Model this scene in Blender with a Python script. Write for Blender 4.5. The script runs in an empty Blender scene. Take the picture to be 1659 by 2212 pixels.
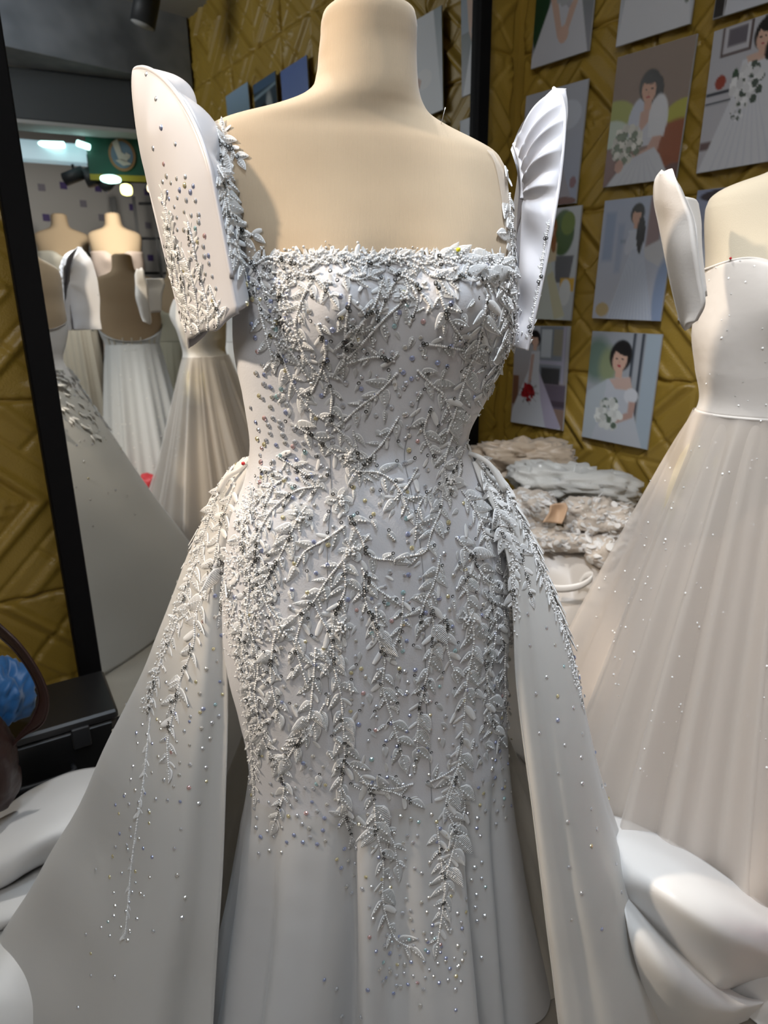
import bpy, math, random
import numpy as np
from mathutils import Vector, Matrix
from mathutils.bvhtree import BVHTree

random.seed(7)
rng = np.random.default_rng(7)
scene = bpy.context.scene
COL = scene.collection

# ------------------------------------------------------------------ camera
F, TH, CH = 1400.0, math.radians(17.67), 1.30          # focal length in px of the 1659x2212 frame, pitch, height
cS, sS = math.cos(TH), math.sin(TH)
cam_d = bpy.data.cameras.new('camera')
cam = bpy.data.objects.new('camera', cam_d)
COL.objects.link(cam)
cam.location = (0, 0, CH)
cam.rotation_euler = (math.radians(90) - TH, 0, 0)
cam_d.sensor_fit = 'VERTICAL'
cam_d.sensor_height = 36.0
cam_d.lens = F / 2212.0 * 36.0
cam_d.clip_start = 0.05
cam_d.dof.use_dof = True
cam_d.dof.focus_distance = 0.88
cam_d.dof.aperture_fstop = 5.6
scene.camera = cam

# ------------------------------------------------------------------ world, lights, exposure
scene.view_settings.view_transform = 'Standard'
scene.view_settings.look = 'None'
scene.view_settings.gamma = 1.0
scene.view_settings.use_curve_mapping = False
scene.view_settings.exposure = 0.16
cy = scene.cycles
cy.max_bounces, cy.diffuse_bounces, cy.glossy_bounces, cy.transmission_bounces, cy.transparent_max_bounces = 4, 2, 3, 2, 5
cy.caustics_reflective = cy.caustics_refractive = False
cy.use_adaptive_sampling = True
cy.adaptive_threshold = 0.05
cy.use_light_tree = False
world = bpy.data.worlds.new('shop_ambient')
scene.world = world
world.use_nodes = True
world.node_tree.nodes['Background'].inputs[0].default_value = (0.50, 0.62, 0.80, 1)
world.node_tree.nodes['Background'].inputs[1].default_value = 0.09

def spot(name, loc, target, power, color, size_deg, blend=0.4, radius=0.035):
    l = bpy.data.lights.new(name, 'SPOT')
    l.energy, l.color, l.spot_size, l.spot_blend, l.shadow_soft_size = power, color, math.radians(size_deg), blend, radius
    o = bpy.data.objects.new(name, l)
    COL.objects.link(o)
    o.location = loc
    o.rotation_euler = (Vector(target) - Vector(loc)).to_track_quat('-Z', 'Y').to_euler()
    return o

def area(name, loc, target, power, color, sx, sy):
    l = bpy.data.lights.new(name, 'AREA')
    l.shape = 'RECTANGLE'
    l.energy, l.color, l.size, l.size_y = power, color, sx, sy
    o = bpy.data.objects.new(name, l)
    COL.objects.link(o)
    o.location = loc
    o.rotation_euler = (Vector(target) - Vector(loc)).to_track_quat('-Z', 'Y').to_euler()
    return o

WARM, COOL = (1.0, 0.84, 0.66), (0.70, 0.85, 1.0)
def point(name, loc, power, color, radius):
    l = bpy.data.lights.new(name, 'POINT')
    l.energy, l.color, l.shadow_soft_size = power, color, radius
    o = bpy.data.objects.new(name, l)
    COL.objects.link(o)
    o.location = loc
    return o
spot('warm_track_spot', (-1.65, 0.45, 2.60), (-0.06, 0.9, 1.28), 215, WARM, 36, 0.8, 0.06)
spot('cool_track_spot', (0.10, 0.42, 3.05), (0.05, 0.85, 1.28), 70, COOL, 44, 0.8, 0.10)
spot('second_form_spot', (0.05, 0.15, 2.95), (0.75, 1.25, 1.2), 105, (0.92, 0.95, 1.0), 44)
point('added_shop_fill', (-0.6, -0.9, 2.75), 52, (1.0, 0.985, 0.96), 0.35)  # added soft fill from behind the viewer, no tube fixture is built here
spot('aisle_track_spot', (1.93, 0.02, 2.10), (2.40, -0.57, 1.62), 26, (1.0, 0.92, 0.82), 130, 0.6, 0.06)
point('added_beam_fill', (0.35, 0.05, 2.85), 13, (0.85, 0.92, 1.0), 0.2)  # added fill to brighten the beam and nearby forms, without a lamp of its own
spot('back_track_spot', (-0.30, 1.62, 3.02), (-0.08, 1.0, 0.95), 85, (1.0, 0.97, 0.92), 70)

# ------------------------------------------------------------------ geometry helpers
CAM = np.array([0, 0, CH])
def ray(x, y):
    u, v = x - 829.5, 1106.0 - y
    return np.array([u, F * cS + v * sS, v * cS - F * sS])
def at(x, y, Y):                       # the point seen at (x, y) that stands Y metres in front
    d = ray(x, y)
    return CAM + d * (Y / d[1])
def at_z(x, y, z):                     # the point seen at (x, y) that lies at height z
    d = ray(x, y)
    return CAM + d * ((z - CH) / d[2])
def zrow(y, Y=0.9):
    return at(829.5, y, Y)[2]
def x_of(x, Y, z):
    k = (z - CH) / Y
    v = F * (k * cS + sS) / (cS - k * sS)
    return Y * (x - 829.5) / (F * cS + v * sS)
def on_plane(o, d, q, n):
    return o + d * (np.dot(q - o, n) / np.dot(d, n))

WM = {}
def put(o, parent):
    COL.objects.link(o)
    if parent is not None:
        o.parent = parent
        o.matrix_parent_inverse = WM.get(parent.name, Matrix.Identity(4)).inverted()
    return o
def tag(o, label=None, cat=None, group=None, kind=None):
    for k, v in (('label', label), ('category', cat), ('group', group), ('kind', kind)):
        if v:
            o[k] = v
    return o
def empty(name, loc, label=None, cat=None, group=None):
    o = bpy.data.objects.new(name, None)
    o.empty_display_size = 0.05
    o.location = loc
    COL.objects.link(o)
    WM[o.name] = Matrix.Translation(Vector(loc))
    return tag(o, label, cat, group)
def mesh_data(name, v, f, mat=None, smooth=True):
    me = bpy.data.meshes.new(name)
    me.from_pydata([tuple(map(float, p)) for p in v], [], [tuple(map(int, q)) for q in f])
    me.update()
    if smooth:
        me.shade_smooth()
    if mat is not None:
        for m in (mat if isinstance(mat, (list, tuple)) else [mat]):
            me.materials.append(m)
    return me
def mk(name, v, f, mat=None, parent=None, smooth=True):
    return put(bpy.data.objects.new(name, mesh_data(name, v, f, mat, smooth)), parent)
def solid(o, t, off=0.0):
    m = o.modifiers.new('thickness', 'SOLIDIFY')
    m.thickness, m.offset = t, off
    return o
def grid_faces(R, C, wrap=False, base=0):
    f = []
    for i in range(R - 1):
        for j in range(C if wrap else C - 1):
            k = (j + 1) % C
            f.append((base + i * C + j, base + i * C + k, base + (i + 1) * C + k, base + (i + 1) * C + j))
    return f
def cr(P, n):                          # Catmull-Rom through points, n samples
    P = np.asarray(P, float)
    m = len(P)
    if m == 2:
        t = np.linspace(0, 1, n)[:, None]
        return P[0] * (1 - t) + P[1] * t
    Q = np.vstack([2 * P[0] - P[1], P, 2 * P[-1] - P[-2]])
    t = np.linspace(0, m - 1 - 1e-9, n)
    i = t.astype(int)
    u = (t - i)[:, None]
    a, b, c, d = Q[i], Q[i + 1], Q[i + 2], Q[i + 3]
    return 0.5 * (2 * b + (c - a) * u + (2 * a - 5 * b + 4 * c - d) * u ** 2 + (3 * b - a - 3 * c + d) * u ** 3)
def sm(x, xs, ys):                     # smooth table lookup
    xs, ys = np.asarray(xs, float), np.asarray(ys, float)
    if xs[0] > xs[-1]:
        xs, ys = xs[::-1], ys[::-1]
    x = np.clip(x, xs[0], xs[-1])
    i = np.clip(np.searchsorted(xs, x) - 1, 0, len(xs) - 2)
    h = xs[i + 1] - xs[i]
    u = (x - xs[i]) / h
    m = np.gradient(ys, xs)
    return ((2 * u ** 3 - 3 * u ** 2 + 1) * ys[i] + (u ** 3 - 2 * u ** 2 + u) * h * m[i]
            + (-2 * u ** 3 + 3 * u ** 2) * ys[i + 1] + (u ** 3 - u ** 2) * h * m[i + 1])
def patch(rows, nu, nv):               # smooth sheet through rows of points
    A = np.array([cr(r, nv) for r in rows])
    return np.array([cr(A[:, j], nu) for j in range(nv)]).transpose(1, 0, 2)
_w = rng.normal(size=(24, 3))
_p = rng.uniform(0, 6.28, 24)
def wob(P, freq, k=8, s=0):            # soft pseudo noise in -1..1
    P = np.asarray(P, float)
    r = 0
    for i in range(k):
        r = r + np.sin(P @ (_w[(i + s) % 24] * freq) + _p[(i + 2 * s) % 24])
    return r / k * 1.4
def normals(G):
    du = np.gradient(G, axis=0)
    dv = np.gradient(G, axis=1)
    n = np.cross(du, dv)
    return n / (np.linalg.norm(n, axis=2, keepdims=True) + 1e-12)
def box_vf(c, ax, hx, hy, hz, bev=0.0):  # oriented box with chamfered edges when bev > 0
    c = np.asarray(c, float)
    ax = [np.asarray(a, float) for a in ax]
    v, f = [], []
    if bev <= 0:
        for sx in (-1, 1):
            for sy in (-1, 1):
                for sz in (-1, 1):
                    v.append(c + ax[0] * sx * hx + ax[1] * sy * hy + ax[2] * sz * hz)
        f = [(0, 1, 3, 2), (4, 6, 7, 5), (0, 4, 5, 1), (2, 3, 7, 6), (0, 2, 6, 4), (1, 5, 7, 3)]
        return v, f
    h = (hx, hy, hz)
    idx = {}
    for sx in (-1, 1):
        for sy in (-1, 1):
            for sz in (-1, 1):
                s = (sx, sy, sz)
                for k in range(3):
                    e = [h[i] - (0 if i == k else bev) for i in range(3)]
                    idx[(s, k)] = len(v)
                    v.append(c + sum(ax[i] * s[i] * e[i] for i in range(3)))
    for k in range(3):
        a, b = (k + 1) % 3, (k + 2) % 3
        for s in (-1, 1):
            q = []
            for (sa, sb) in ((-1, -1), (1, -1), (1, 1), (-1, 1)):
                t = [0, 0, 0]
                t[k], t[a], t[b] = s, sa, sb
                q.append(idx[(tuple(t), k)])
            f.append(tuple(q if s > 0 else q[::-1]))
    for k in range(3):
        a, b = (k + 1) % 3, (k + 2) % 3
        for sa in (-1, 1):
            for sb in (-1, 1):
                t0, t1 = [0, 0, 0], [0, 0, 0]
                t0[k], t1[k] = -1, 1
                t0[a] = t1[a] = sa
                t0[b] = t1[b] = sb
                f.append((idx[(tuple(t0), a)], idx[(tuple(t1), a)], idx[(tuple(t1), b)], idx[(tuple(t0), b)]))
    for s in [(x, y, z) for x in (-1, 1) for y in (-1, 1) for z in (-1, 1)]:
        f.append((idx[(s, 0)], idx[(s, 1)], idx[(s, 2)]))
    return v, f
XYZ = ((1, 0, 0), (0, 1, 0), (0, 0, 1))
def tube_vf(P, r, n=10, caps=True):
    P = np.asarray(P, float)
    m = len(P)
    r = np.broadcast_to(r, (m,))
    T = np.gradient(P, axis=0)
    T /= np.linalg.norm(T, axis=1, keepdims=True) + 1e-12
    ref = np.array([0, 0, 1.0]) if abs(T[0][2]) < 0.9 else np.array([1.0, 0, 0])
    v = []
    N = np.cross(T[0], ref)
    for i in range(m):
        N = N - T[i] * np.dot(N, T[i])
        N /= np.linalg.norm(N) + 1e-12
        B = np.cross(T[i], N)
        for k in range(n):
            a = 2 * math.pi * k / n
            v.append(P[i] + r[i] * (math.cos(a) * N + math.sin(a) * B))
    f = grid_faces(m, n, True)
    if caps:
        f.append(tuple(range(n))[::-1])
        f.append(tuple(range((m - 1) * n, m * n)))
    return v, f
def join(parts):
    V, Fc, b = [], [], 0
    for v, f in parts:
        V.extend(v)
        Fc.extend([tuple(i + b for i in q) for q in f])
        b += len(v)
    return V, Fc

# ------------------------------------------------------------------ materials
def mat(name, color, rough=0.6, metal=0.0, sheen=0.0, bump=None, trans=0.0, clear=0.0, spec=0.5, vary=None, emit=None, coat=0.0):
    m = bpy.data.materials.new(name)
    m.use_nodes = True
    nt = m.node_tree
    b = nt.nodes['Principled BSDF']
    b.inputs['Base Color'].default_value = (*color, 1)
    b.inputs['Roughness'].default_value = rough
    b.inputs['Metallic'].default_value = metal
    b.inputs['Sheen Weight'].default_value = sheen
    b.inputs['Specular IOR Level'].default_value = spec
    b.inputs['Coat Weight'].default_value = coat
    if emit:
        b.inputs['Emission Color'].default_value = (*emit[0], 1)
        b.inputs['Emission Strength'].default_value = emit[1]
    tc = nt.nodes.new('ShaderNodeTexCoord')
    if vary:
        nz = nt.nodes.new('ShaderNodeTexNoise')
        nz.inputs['Scale'].default_value = vary[0]
        nz.inputs['Detail'].default_value = 2
        rp = nt.nodes.new('ShaderNodeValToRGB')
        rp.color_ramp.elements[0].position, rp.color_ramp.elements[1].position = 0.3, 0.7
        rp.color_ramp.elements[0].color = (*vary[1], 1)
        rp.color_ramp.elements[1].color = (*color, 1)
        nt.links.new(tc.outputs['Object'], nz.inputs['Vector'])
        nt.links.new(nz.outputs['Fac'], rp.inputs['Fac'])
        nt.links.new(rp.outputs['Color'], b.inputs['Base Color'])
    if bump:
        kind, scale, strength = bump[:3]
        if kind == 'wave':
            t = nt.nodes.new('ShaderNodeTexWave')
            t.bands_direction = bump[3] if len(bump) > 3 else 'X'
            t.inputs['Distortion'].default_value = 1.2
            t.inputs['Detail'].default_value = 0
        else:
            t = nt.nodes.new('ShaderNodeTexNoise')
            t.inputs['Detail'].default_value = 1.5
        t.inputs['Scale'].default_value = scale
        bp = nt.nodes.new('ShaderNodeBump')
        bp.inputs['Strength'].default_value = strength
        bp.inputs['Distance'].default_value = 0.004
        nt.links.new(tc.outputs['Object'], t.inputs['Vector'])
        nt.links.new(t.outputs['Fac'], bp.inputs['Height'])
        nt.links.new(bp.outputs['Normal'], b.inputs['Normal'])
    out = nt.nodes['Material Output']
    last = b.outputs[0]
    if trans > 0:
        tl = nt.nodes.new('ShaderNodeBsdfTranslucent')
        tl.inputs['Color'].default_value = (*color, 1)
        mx = nt.nodes.new('ShaderNodeMixShader')
        mx.inputs[0].default_value = trans
        nt.links.new(last, mx.inputs[1])
        nt.links.new(tl.outputs[0], mx.inputs[2])
        last = mx.outputs[0]
    if clear > 0:
        tr = nt.nodes.new('ShaderNodeBsdfTransparent')
        mx = nt.nodes.new('ShaderNodeMixShader')
        mx.inputs[0].default_value = clear
        nt.links.new(last, mx.inputs[1])
        nt.links.new(tr.outputs[0], mx.inputs[2])
        last = mx.outputs[0]
    nt.links.new(last, out.inputs['Surface'])
    return m

M = {}
M['jersey'] = mat('beige_jersey', (0.46, 0.355, 0.24), 0.85, sheen=0.2, bump=('wave', 230, 0.16, 'X'), vary=(9, (0.41, 0.31, 0.205)))
M['canvas'] = mat('cream_canvas', (0.54, 0.48, 0.37), 0.85, sheen=0.2, bump=('noise', 600, 0.12), vary=(7, (0.49, 0.43, 0.33)))
M['gown'] = mat('white_satin_tulle', (0.70, 0.70, 0.735), 0.42, sheen=0.25, bump=('noise', 420, 0.10))
M['gown_hem'] = mat('sheer_organza_godets', (0.755, 0.75, 0.755), 0.40, sheen=0.3, bump=('noise', 24, 0.25), trans=0.12)
M['seam'] = mat('seam_thread', (0.36, 0.36, 0.38), 0.6)
M['organza'] = mat('ivory_organza', (0.92, 0.905, 0.88), 0.42, sheen=0.3, bump=('noise', 26, 0.22), trans=0.42)
M['organza_hem'] = mat('white_organza', (0.86, 0.85, 0.835), 0.42, sheen=0.3, bump=('noise', 22, 0.25), trans=0.15)
M['train'] = mat('white_satin_train', (0.84, 0.83, 0.82), 0.35, sheen=0.2, bump=('noise', 14, 0.18), trans=0.1)
M['sleeve'] = mat('sleeve_satin', (0.63, 0.615, 0.64), 0.32, sheen=0.2, bump=('noise', 26, 0.16), trans=0.08)
M['lace'] = mat('white_lace', (0.88, 0.875, 0.87), 0.36, sheen=0.25, bump=('wave', 700, 0.12, 'X'), trans=0.12)
M['lace_leaf'] = mat('white_lace_leaf', (0.90, 0.895, 0.89), 0.35, sheen=0.25, trans=0.12)
M['lace_blade'] = mat('sheer_lace_blade', (0.86, 0.86, 0.86), 0.35, sheen=0.25, bump=('wave', 5, 0.5, 'X'), trans=0.15, clear=0.22)
M['lace_blade2'] = mat('sheer_lace_blades', (0.86, 0.86, 0.86), 0.35, sheen=0.25, bump=('wave', 320, 0.4, 'Z'), trans=0.15, clear=0.22)
M['net'] = mat('sheer_net', (0.78, 0.72, 0.66), 0.7, clear=0.72)
M['bead'] = mat('pearl_bead', (0.86, 0.85, 0.84), 0.12, spec=0.8, coat=0.6)
M['sequin'] = mat('dark_rim_sequin', (0.09, 0.088, 0.085), 0.25, metal=0.7)
M['sequin_clear'] = mat('clear_sequin', (0.80, 0.80, 0.80), 0.12, metal=0.4, spec=0.9)
M['black'] = mat('black_lacquer', (0.003, 0.003, 0.004), 0.6, spec=0.15)
M['matte_black'] = mat('matte_black_metal', (0.012, 0.013, 0.016), 0.55)
M['gold'] = mat('gold_foam', (0.42, 0.275, 0.045), 0.40, spec=0.6, bump=('noise', 190, 0.35), vary=(3, (0.35, 0.225, 0.036)))
M['grey_paint'] = mat('grey_paint', (0.30, 0.32, 0.36), 0.7, bump=('noise', 60, 0.08), vary=(4, (0.14, 0.155, 0.18)))
M['dark_paint'] = mat('dark_grey_paint', (0.055, 0.06, 0.065), 0.7)
M['ceiling'] = mat('ceiling_paint', (0.36, 0.355, 0.35), 0.8, bump=('noise', 40, 0.08))
M['white_wall'] = mat('white_wallpaper', (0.50, 0.48, 0.47), 0.8, bump=('noise', 90, 0.1))
M['floor'] = mat('beige_floor_tile', (0.36, 0.32, 0.27), 0.45, vary=(5, (0.30, 0.27, 0.23)))
M['print_edge'] = mat('print_board_edge', (0.45, 0.45, 0.46), 0.6)
M['tulle_lining'] = mat('champagne_lining', (0.72, 0.59, 0.45), 0.5, sheen=0.2, bump=('noise', 12, 0.2))
M['tulle'] = mat('soft_tulle', (0.84, 0.77, 0.71), 0.6, sheen=0.4, clear=0.46, trans=0.35)
M['tulle_bodice'] = mat('tulle_covered_bodice', (0.68, 0.635, 0.59), 0.42, sheen=0.3, bump=('noise', 60, 0.15))
M['glitter'] = mat('glitter', (0.97, 0.96, 0.94), 0.15, spec=1.0)
M['steel'] = mat('steel_pin', (0.6, 0.6, 0.6), 0.25, metal=0.9)
M['board'] = mat('buckram_sleeve', (0.60, 0.56, 0.52), 0.6, sheen=0.2, bump=('noise', 300, 0.06))

def stone_material():
    m = bpy.data.materials.new('aurora_rhinestone')
    m.use_nodes = True
    nt = m.node_tree
    b = nt.nodes['Principled BSDF']
    oi = nt.nodes.new('ShaderNodeObjectInfo')
    ge = nt.nodes.new('ShaderNodeNewGeometry')
    ad = nt.nodes.new('ShaderNodeMath'); ad.operation = 'ADD'
    fr = nt.nodes.new('ShaderNodeMath'); fr.operation = 'FRACT'
    rp = nt.nodes.new('ShaderNodeValToRGB')
    rp.color_ramp.interpolation = 'CONSTANT'
    cols = [(0.00, (0.80, 0.82, 0.88)), (0.36, (0.52, 0.58, 0.84)), (0.52, (0.86, 0.85, 0.82)), (0.70, (0.92, 0.84, 0.55)),
            (0.78, (0.84, 0.87, 0.92)), (0.92, (0.60, 0.86, 0.92)), (0.97, (0.88, 0.62, 0.62))]
    e = rp.color_ramp.elements
    e[0].position, e[0].color = 0.0, (*cols[0][1], 1)
    e[1].position, e[1].color = cols[1][0], (*cols[1][1], 1)
    for p, c in cols[2:]:
        k = e.new(p)
        k.color = (*c, 1)
    nt.links.new(oi.outputs['Random'], ad.inputs[0])
    nt.links.new(ge.outputs['Random Per Island'], ad.inputs[1])
    nt.links.new(ad.outputs[0], fr.inputs[0])
    nt.links.new(fr.outputs[0], rp.inputs['Fac'])
    nt.links.new(rp.outputs['Color'], b.inputs['Base Color'])
    b.inputs['Metallic'].default_value = 0.75
    b.inputs['Roughness'].default_value = 0.16
    return m
M['stone'] = stone_material()

def print_material():
    m = bpy.data.materials.new('photo_print')
    m.use_nodes = True
    nt = m.node_tree
    b = nt.nodes['Principled BSDF']
    a = nt.nodes.new('ShaderNodeAttribute')
    a.attribute_name = 'ink'
    nt.links.new(a.outputs['Color'], b.inputs['Base Color'])
    b.inputs['Roughness'].default_value = 0.4
    return m
M['print'] = print_material()

def mirror_material():
    m = bpy.data.materials.new('mirror_glass')
    m.use_nodes = True
    b = m.node_tree.nodes['Principled BSDF']
    b.inputs['Base Color'].default_value = (0.86, 0.89, 0.88, 1)
    b.inputs['Metallic'].default_value = 1.0
    b.inputs['Roughness'].default_value = 0.0
    return m
M['mirror'] = mirror_material()

# ------------------------------------------------------------------ the room
AW = math.radians(36.0)
O = np.array([0.514, 2.88, 0.0])                              # the corner behind the gowns
W_ = np.array([math.sin(AW), -math.cos(AW), 0.0])             # along the photo wall, towards the viewer
T_ = np.array([-math.cos(AW), -math.sin(AW), 0.0])            # along the mirror wall, to the left
UP = np.array([0, 0, 1.0])
def room(p, q, z):
    return O + W_ * p + T_ * q + UP * z
P_MAX, Q_MAX, H_C = 4.85, 5.2, 3.2

def slab(name, c, ax, hx, hy, hz, m, kind='structure', parent=None):
    v, f = box_vf(c, ax, hx, hy, hz)
    o = mk(name, v, f, m, parent, False)
    if parent is None:
        o['kind'] = kind
    return o
RA = (W_, T_, UP)
P_SHOP = 2.95
slab('floor', room(P_MAX / 2, 1.5, -0.03), RA, P_MAX / 2 + 0.1, 3.8, 0.03, M['floor'])
slab('ceiling', room(P_MAX / 2, 1.5, H_C + 0.03), RA, P_MAX / 2 + 0.1, 3.8, 0.03, M['ceiling'])
wall_right = slab('wall_right', room(P_SHOP / 2 - 0.1, -0.08, H_C / 2), RA, P_SHOP / 2 + 0.1, 0.05, H_C / 2, M['gold'])
wall_front = slab('wall_front', room(-0.08, Q_MAX / 2 - 0.1, H_C / 2), RA, 0.05, Q_MAX / 2 + 0.1, H_C / 2, M['gold'])
wall_back = slab('wall_back', room(P_MAX + 0.03, 1.5, H_C / 2), RA, 0.03, 3.8, H_C / 2, M['white_wall'])
wall_left = slab('wall_left', room(P_MAX / 2, Q_MAX + 0.03, H_C / 2), RA, P_MAX / 2, 0.03, H_C / 2, M['white_wall'])
slab('wall_aisle', room((P_MAX + P_SHOP) / 2, -2.2, H_C / 2), RA, (P_MAX - P_SHOP) / 2 + .3, 0.04, H_C / 2, M['white_wall'])
slab('wall_shop_side', room(P_SHOP - 0.02, -1.1, H_C / 2), RA, 0.05, 1.1, H_C / 2, M['dark_paint'])

# pressed foam panels: diamond bands, radiating creases and a scroll ornament
S_P = 0.58
def ornament(u, v):
    r, a = np.hypot(u, v), np.arctan2(v, u)
    s = 0.5 + 0.5 * np.cos(8 * a + 14 * r) * np.cos(26 * r + 1.5 * np.cos(4 * a))
    s += 0.5 * np.clip(np.cos(34 * u * (1 + 0.3 * v)) * np.cos(34 * v), 0, 1)
    return s * np.clip((0.46 - np.abs(u) - np.abs(v)) * 6, 0, 1)
def panel_mesh(name, floral, n=84):
    g = np.linspace(-1, 1, n)
    u, v = np.meshgrid(g, g)
    d = np.abs(u) + np.abs(v)
    h = 0.010 * np.ones_like(u)
    def groove(x, w, a):
        return -a * np.exp(-(x / w) ** 2)
    if floral:
        h += 0.010 * np.clip(1 - np.abs(d - 0.62) / 0.085, 0, 1) ** 0.5
        h += 0.009 * ornament(u, v)
        h += 0.006 * np.clip(1 - np.abs(d - 1.35) / 0.09, 0, 1) ** 0.5
        h += groove(d - 1.0, 0.022, 0.006)
        h += groove(d - 0.5, 0.02, 0.005)
        k = np.where(d > 1.02, 1.0, 0)
        h += k * groove((np.abs(u) - np.abs(v)) * 0.7, 0.02, 0.005)
    else:
        h += groove((np.abs(u) - np.abs(v)) * 0.7, 0.022, 0.006)
        h += groove(np.minimum(np.abs(u), np.abs(v)), 0.018, 0.004) * (d < 0.95)
        h += 0.010 * np.clip(1 - np.abs(d - 1.12) / 0.085, 0, 1) ** 0.5
        h += 0.006 * np.clip(1 - np.abs(d - 0.62) / 0.05, 0, 1) ** 0.5
        h += groove(d - 0.97, 0.02, 0.005)
        uu, vv = np.abs(u) - 1, np.abs(v) - 1
        h += 0.008 * ornament(uu * 0.8, vv * 0.8)
    e = np.minimum(1 - np.abs(u), 1 - np.abs(v))
    h -= 0.012 * np.exp(-(e / 0.02) ** 2)
    V = np.stack([u * S_P / 2, v * S_P / 2, 0.01 + (h - 0.01) * 1.6], -1).reshape(-1, 3)
    return mesh_data(name, V, grid_faces(n, n), M['gold'])
PM = [panel_mesh('foam_panel_chevron', False), panel_mesh('foam_panel_floral', True)]
def lay_panels(wall, udir, ndir, origin, n_u, off):
    for i in range(n_u):
        for j in range(6):
            z = 0.18 + (j - 0.5) * S_P
            if z + S_P / 2 > H_C + 0.15:
                continue
            o = bpy.data.objects.new('foam_panel', PM[(i + j + off) % 2])
            c = origin + udir * ((i + 0.5) * S_P) + UP * (z + S_P / 2) + ndir * (-0.03)
            R = Matrix(((udir[0], 0, ndir[0], c[0]), (udir[1], 0, ndir[1], c[1]), (udir[2], 1, ndir[2], c[2]), (0, 0, 0, 1)))
            put(o, wall)
            o.matrix_basis = R
lay_panels(wall_right, W_, T_, O, 5, 0)
lay_panels(wall_front, T_, W_, O, 7, 1)

# ------------------------------------------------------------------ the leaning mirror
AM, LEAN = math.radians(38.0), math.radians(1.0)
MQ = np.array([-1.2 * math.sin(AM), 0.9 + 1.2 * math.cos(AM), 1.3])
mt = np.array([math.cos(AM), math.sin(AM), 0.0])
mn = np.array([math.cos(LEAN) * math.sin(AM), -math.cos(LEAN) * math.cos(AM), math.sin(LEAN)])
mu = np.cross(mn, mt) * -1.0
if mu[2] < 0:
    mu = -mu
def reflect(p):
    p = np.asarray(p, float)
    return p - 2 * np.dot(p - MQ, mn) * mn
def seen(x, y, Y):                      # a thing of the room seen in the mirror at (x, y): its real place
    return reflect(at(x, y, Y))
def seen_on(x, y, q, n):                # where the mirrored line of sight meets a plane of the room
    d = ray(x, y)
    h = on_plane(CAM, d, MQ, mn)
    return on_plane(h, d - 2 * np.dot(d, mn) * mn, np.asarray(q, float), np.asarray(n, float))
sL, sR = -0.168, 1.36
zB, zT = -1.24, 1.16
mir = empty('leaning_mirror', MQ + mt * (sL + sR) / 2 + mu * zB, 'tall black-framed mirror leaning against the gold wall behind the gown', 'mirror')
c = MQ + mt * (sL + sR) / 2 + mu * (zB + zT) / 2
v, f = box_vf(c - mn * 0.004, (mt, mu, mn), (sR - sL) / 2 + 0.01, (zT - zB) / 2 + 0.01, 0.004)
mk('mirror_glass', v, f, M['mirror'], mir, False)
fw = 0.031
for nm, cc, hx, hy in (('frame_stile', MQ + mt * (sL - fw) + mu * (zB + zT) / 2, fw, (zT - zB) / 2 + 2 * fw),
                       ('frame_stile', MQ + mt * (sR + fw) + mu * (zB + zT) / 2, fw, (zT - zB) / 2 + 2 * fw),
                       ('frame_rail', MQ + mt * (sL + sR) / 2 + mu * (zT + fw), (sR - sL) / 2, fw),
                       ('frame_rail', MQ + mt * (sL + sR) / 2 + mu * (zB - fw * 0.4), (sR - sL) / 2, fw * 0.4)):
    v, f = box_vf(cc + mn * 0.006, (mt, mu, mn), hx, hy, 0.016, 0.004)
    mk(nm, v, f, M['black'], mir, False)

# ------------------------------------------------------------------ the dress form in the middle and its gown
PSI = math.radians(13.0)                        # the form is turned a little to the right
CY = 0.90
# rows: y px, left px, right px, front depth, back depth, centre shift in depth
FORM = [(3, 706, 872, .058, .055, .030), (9, 697, 888, .063, .058, .030), (24, 691, 897, .066, .060, .030), (60, 688, 900, .066, .061, .030),
        (100, 684, 900, .064, .060, .029), (150, 679, 902, .064, .060, .027), (190, 664, 907, .065, .062, .025), (215, 630, 917, .066, .064, .024),
        (240, 566, 940, .066, .066, .022), (262, 492, 985, .066, .068, .020), (285, 448, 1040, .066, .070, .018), (308, 436, 1084, .068, .072, .016),
        (340, 436, 1108, .072, .076, .014), (400, 450, 1116, .080, .082, .010), (470, 480, 1118, .092, .088, .005), (545, 505, 1118, .104, .090, .0),
        (650, 512, 1113, .108, .090, .0), (750, 513, 1103, .104, .086, .0), (850, 531, 1062, .098, .082, .0), (960, 546, 1014, .092, .078, .0),
        (1020, 536, 1036, .098, .088, .0), (1100, 508, 1076, .106, .104, .0), (1200, 493, 1100, .110, .116, .0), (1300, 489, 1108, .112, .120, .0)]
FZ = np.array([zrow(r[0]) for r in FORM])
FL = np.array([x_of(r[1], CY, z) for r, z in zip(FORM, FZ)])
FR = np.array([x_of(r[2], CY, z) for r, z in zip(FORM, FZ)])
FB = [np.array([r[k] for r in FORM]) for k in (3, 4, 5)]
ZB_ = zrow(655)
def section(z, L, R, bf, bb, sh, n, bump=0.034, grow=0.0, ex=2.25, twist=PSI):
    a = np.arange(n) * 2 * math.pi / n
    ca, sa = np.cos(a), np.sin(a)
    hw = (R - L) / 2 + grow
    lx = hw * np.sign(ca) * np.abs(ca) ** (2 / ex)
    b = np.where(sa < 0, bf + grow, bb + grow)
    ly = b * np.sign(sa) * np.abs(sa) ** (2 / ex)
    fr = np.clip(-sa, 0, 1) ** 0.6
    for s in (-1, 1):
        ly -= fr * bump * np.exp(-((lx - s * 0.070) / 0.050) ** 2 - ((z - ZB_) / 0.060) ** 2)
    x = lx * math.cos(twist) - ly * math.sin(twist)
    y = lx * math.sin(twist) + ly * math.cos(twist)
    return np.stack([(L + R) / 2 + x, CY + sh + y, np.full(n, z)], -1)
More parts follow.
